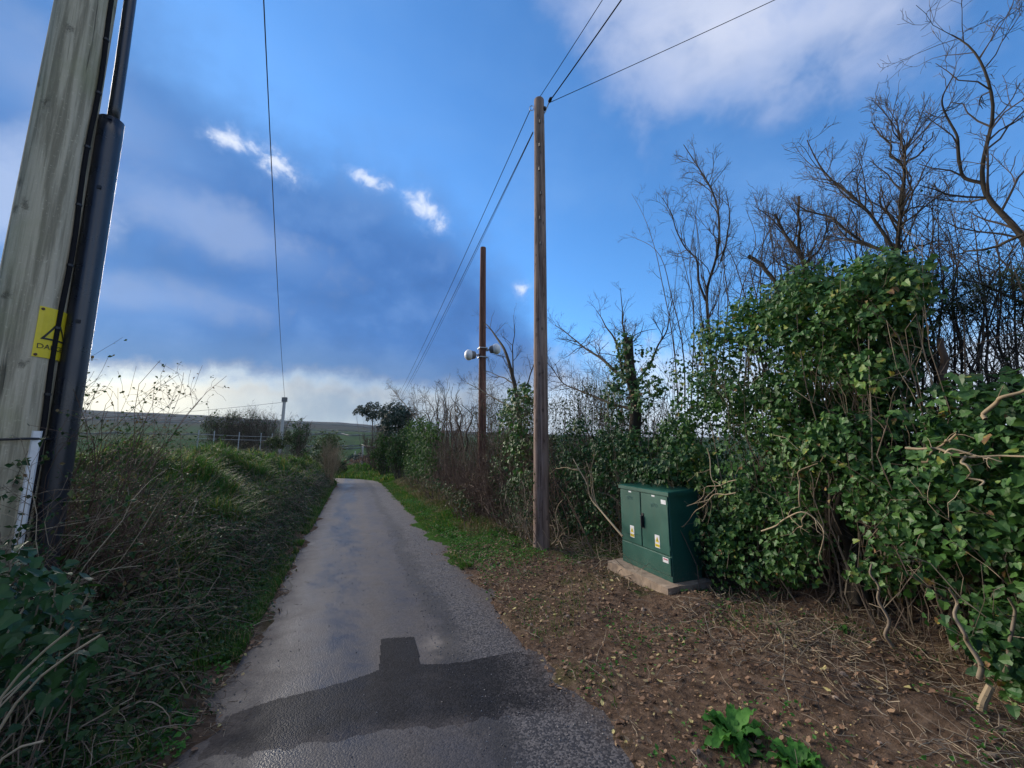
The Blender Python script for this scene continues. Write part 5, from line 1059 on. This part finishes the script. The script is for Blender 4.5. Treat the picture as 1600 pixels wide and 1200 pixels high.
n = 2600; y = rnd(n, .6, 9) ** 1.0; x = road_x(y) + np.where(rnd(n) < .75, rnd(n, .35, 1.2), rnd(n, -1.1, 1.2)); g = Geo(); tv = np.array([(1, 0, 0), (-.5, .8, 0), (-.5, -.8, 0), (0, 0, .9)]); scatter(g, (tv, [np.array([(0, 1, 3), (1, 2, 3), (2, 0, 3)])]), np.stack([x, y, lane_z(x, y) + .001], 1), frames(rvec(n) * .1 + np.array([0, 0, 1.0]), rvec(n)), rnd(n, .0025, .0085), rnd(n)); tag(g.build('road_grit', MAT['grit']), 'loose grit along the lane margin', 'grit', kind='stuff')
# broad-leaved weed rosettes
def rosette(label, px, py, n, L, seed):
    r = np.random.default_rng(seed); c = PZ(px, py, .1); c.z = gz(c.x, c.y); e = empty('dock_plant', c, label, 'weed', None); m = 9; t = np.linspace(0, 1, m)
    for i in range(n):
        a = i * 2.4 + r.uniform(-.3, .3); ln = L * r.uniform(.55, 1.1); steep = .95 - .75 * (i / n) + r.uniform(-.1, .1); w = ln * .125 * np.sin(np.pi * np.clip(t * .93 + .05, 0, 1)) ** .8 * (1 + .16 * np.sin(t * 19 + i)) + .003
        rad = ln * t * (1 - .35 * steep); zz = ln * (steep * t - .75 * t ** 2 * (.55 + .3 * (1 - steep))) + .012
        ax = np.array([math.cos(a), math.sin(a), 0]); sdv = np.array([-math.sin(a), math.cos(a), 0]); mid = rad[:, None] * ax + zz[:, None] * np.array([0, 0, 1.0]); wav = .012 * np.sin(t * 17 + i * 2)
        zmin = np.array([gz(c.x + q[0], c.y + q[1]) - c.z + .008 for q in mid]); mid[:, 2] = np.maximum(mid[:, 2], zmin)
        lft = mid + sdv * w[:, None] + np.array([0, 0, 1.0]) * (w * .35 + wav)[:, None]; rgt = mid - sdv * w[:, None] + np.array([0, 0, 1.0]) * (w * .35 - wav)[:, None]
        v = np.concatenate([lft, mid, rgt]) + np.array(c); k = np.arange(m - 1); g = Geo(); g.add(v, np.concatenate([np.stack([k, k + 1, k + m + 1, k + m], -1), np.stack([k + m, k + m + 1, k + 2 * m + 1, k + 2 * m], -1)]), r.uniform(.0, 1.0)); g.build('leaf', MAT['weed'], e, True)
rosette('larger broad-leaved weed on the soil bank in front of the cabinet', 1145, 1125, 38, .21, 1)
rosette('smaller broad-leaved weed beside the dead grass heap', 1245, 1180, 26, .17, 2)
rosette('tiny weed sprout on the soil by the dead grass', 1320, 1000, 9, .07, 3)
# cut stake and flat stones near the dead grass
g = Geo(); a = PZ(1525, 1120, .12); b_ = PZ(1548, 1072, .30); tubes(g, np.array([a - Vector((0, 0, .05)), a.lerp(b_, .5), b_])[None], np.array([[.02, .019, .017]]), 9, .6, cap=True); tag(g.build('cut_stake', MAT['pale']), 'short cut stump of branch standing in the dead grass', 'stump')
# hedgerows on the far hillside
ORD = ['first', 'second', 'third', 'fourth', 'fifth', 'sixth', 'seventh', 'eighth', 'ninth', 'tenth', 'eleventh', 'twelfth']
for i, (d, d1, a0, a1, h) in enumerate(((240, 250, -9, 4, 2), (330, 300, -12, 1, 2), (350, 420, -1, 8, 3), (430, 520, -22, 3, 3), (520, 540, -6, 9, 3), (610, 760, -40, -2, 4), (800, 720, -12, 10, 4), (900, 1150, -48, -8, 5), (1000, 980, -14, 6, 5), (1250, 1350, -50, -20, 6), (1300, 1250, -24, 12, 6), (1550, 1500, -50, 20, 6))):
    n = 120; az = np.radians(np.linspace(a0, a1, n)); dd = np.linspace(d, d1, n) * (1 + .12 * (fbm(np.linspace(0, 6, n), i, 131) - .5)); x = np.sin(az) * dd; y = np.cos(az) * dd; z = land(x, y); hh = h * (.5 + fbm(np.linspace(0, 40, n), i * 3, 133))
    P = np.stack([x, y, z + hh * .3], 1); g = Geo(); tubes(g, P[None], hh[None] * .3, 6, .3); e = tag(g.build('hedgerow', MAT['evergreen'], None, True), ORD[i] + ' field hedge up the far hillside counting from the valley floor', 'hedgerow', 'far field hedges')

# ------------------------------------------------------------------ moist winter air
m = bpy.data.materials.new('haze'); m.use_nodes = True; t = m.node_tree; t.nodes.clear(); o = t.nodes.new('ShaderNodeOutputMaterial'); pv = t.nodes.new('ShaderNodeVolumePrincipled')
pv.inputs['Color'].default_value = (.70, .82, 1.0, 1); pv.inputs['Density'].default_value = 0.00010; pv.inputs['Anisotropy'].default_value = 0.2; t.links.new(pv.outputs[0], o.inputs['Volume'])
g = Geo(); box(g, (-7200, -450, -60), (7200, 7200, 130)); tag(g.build('haze', m), 'pale moist air over the valley', 'haze', kind='stuff')
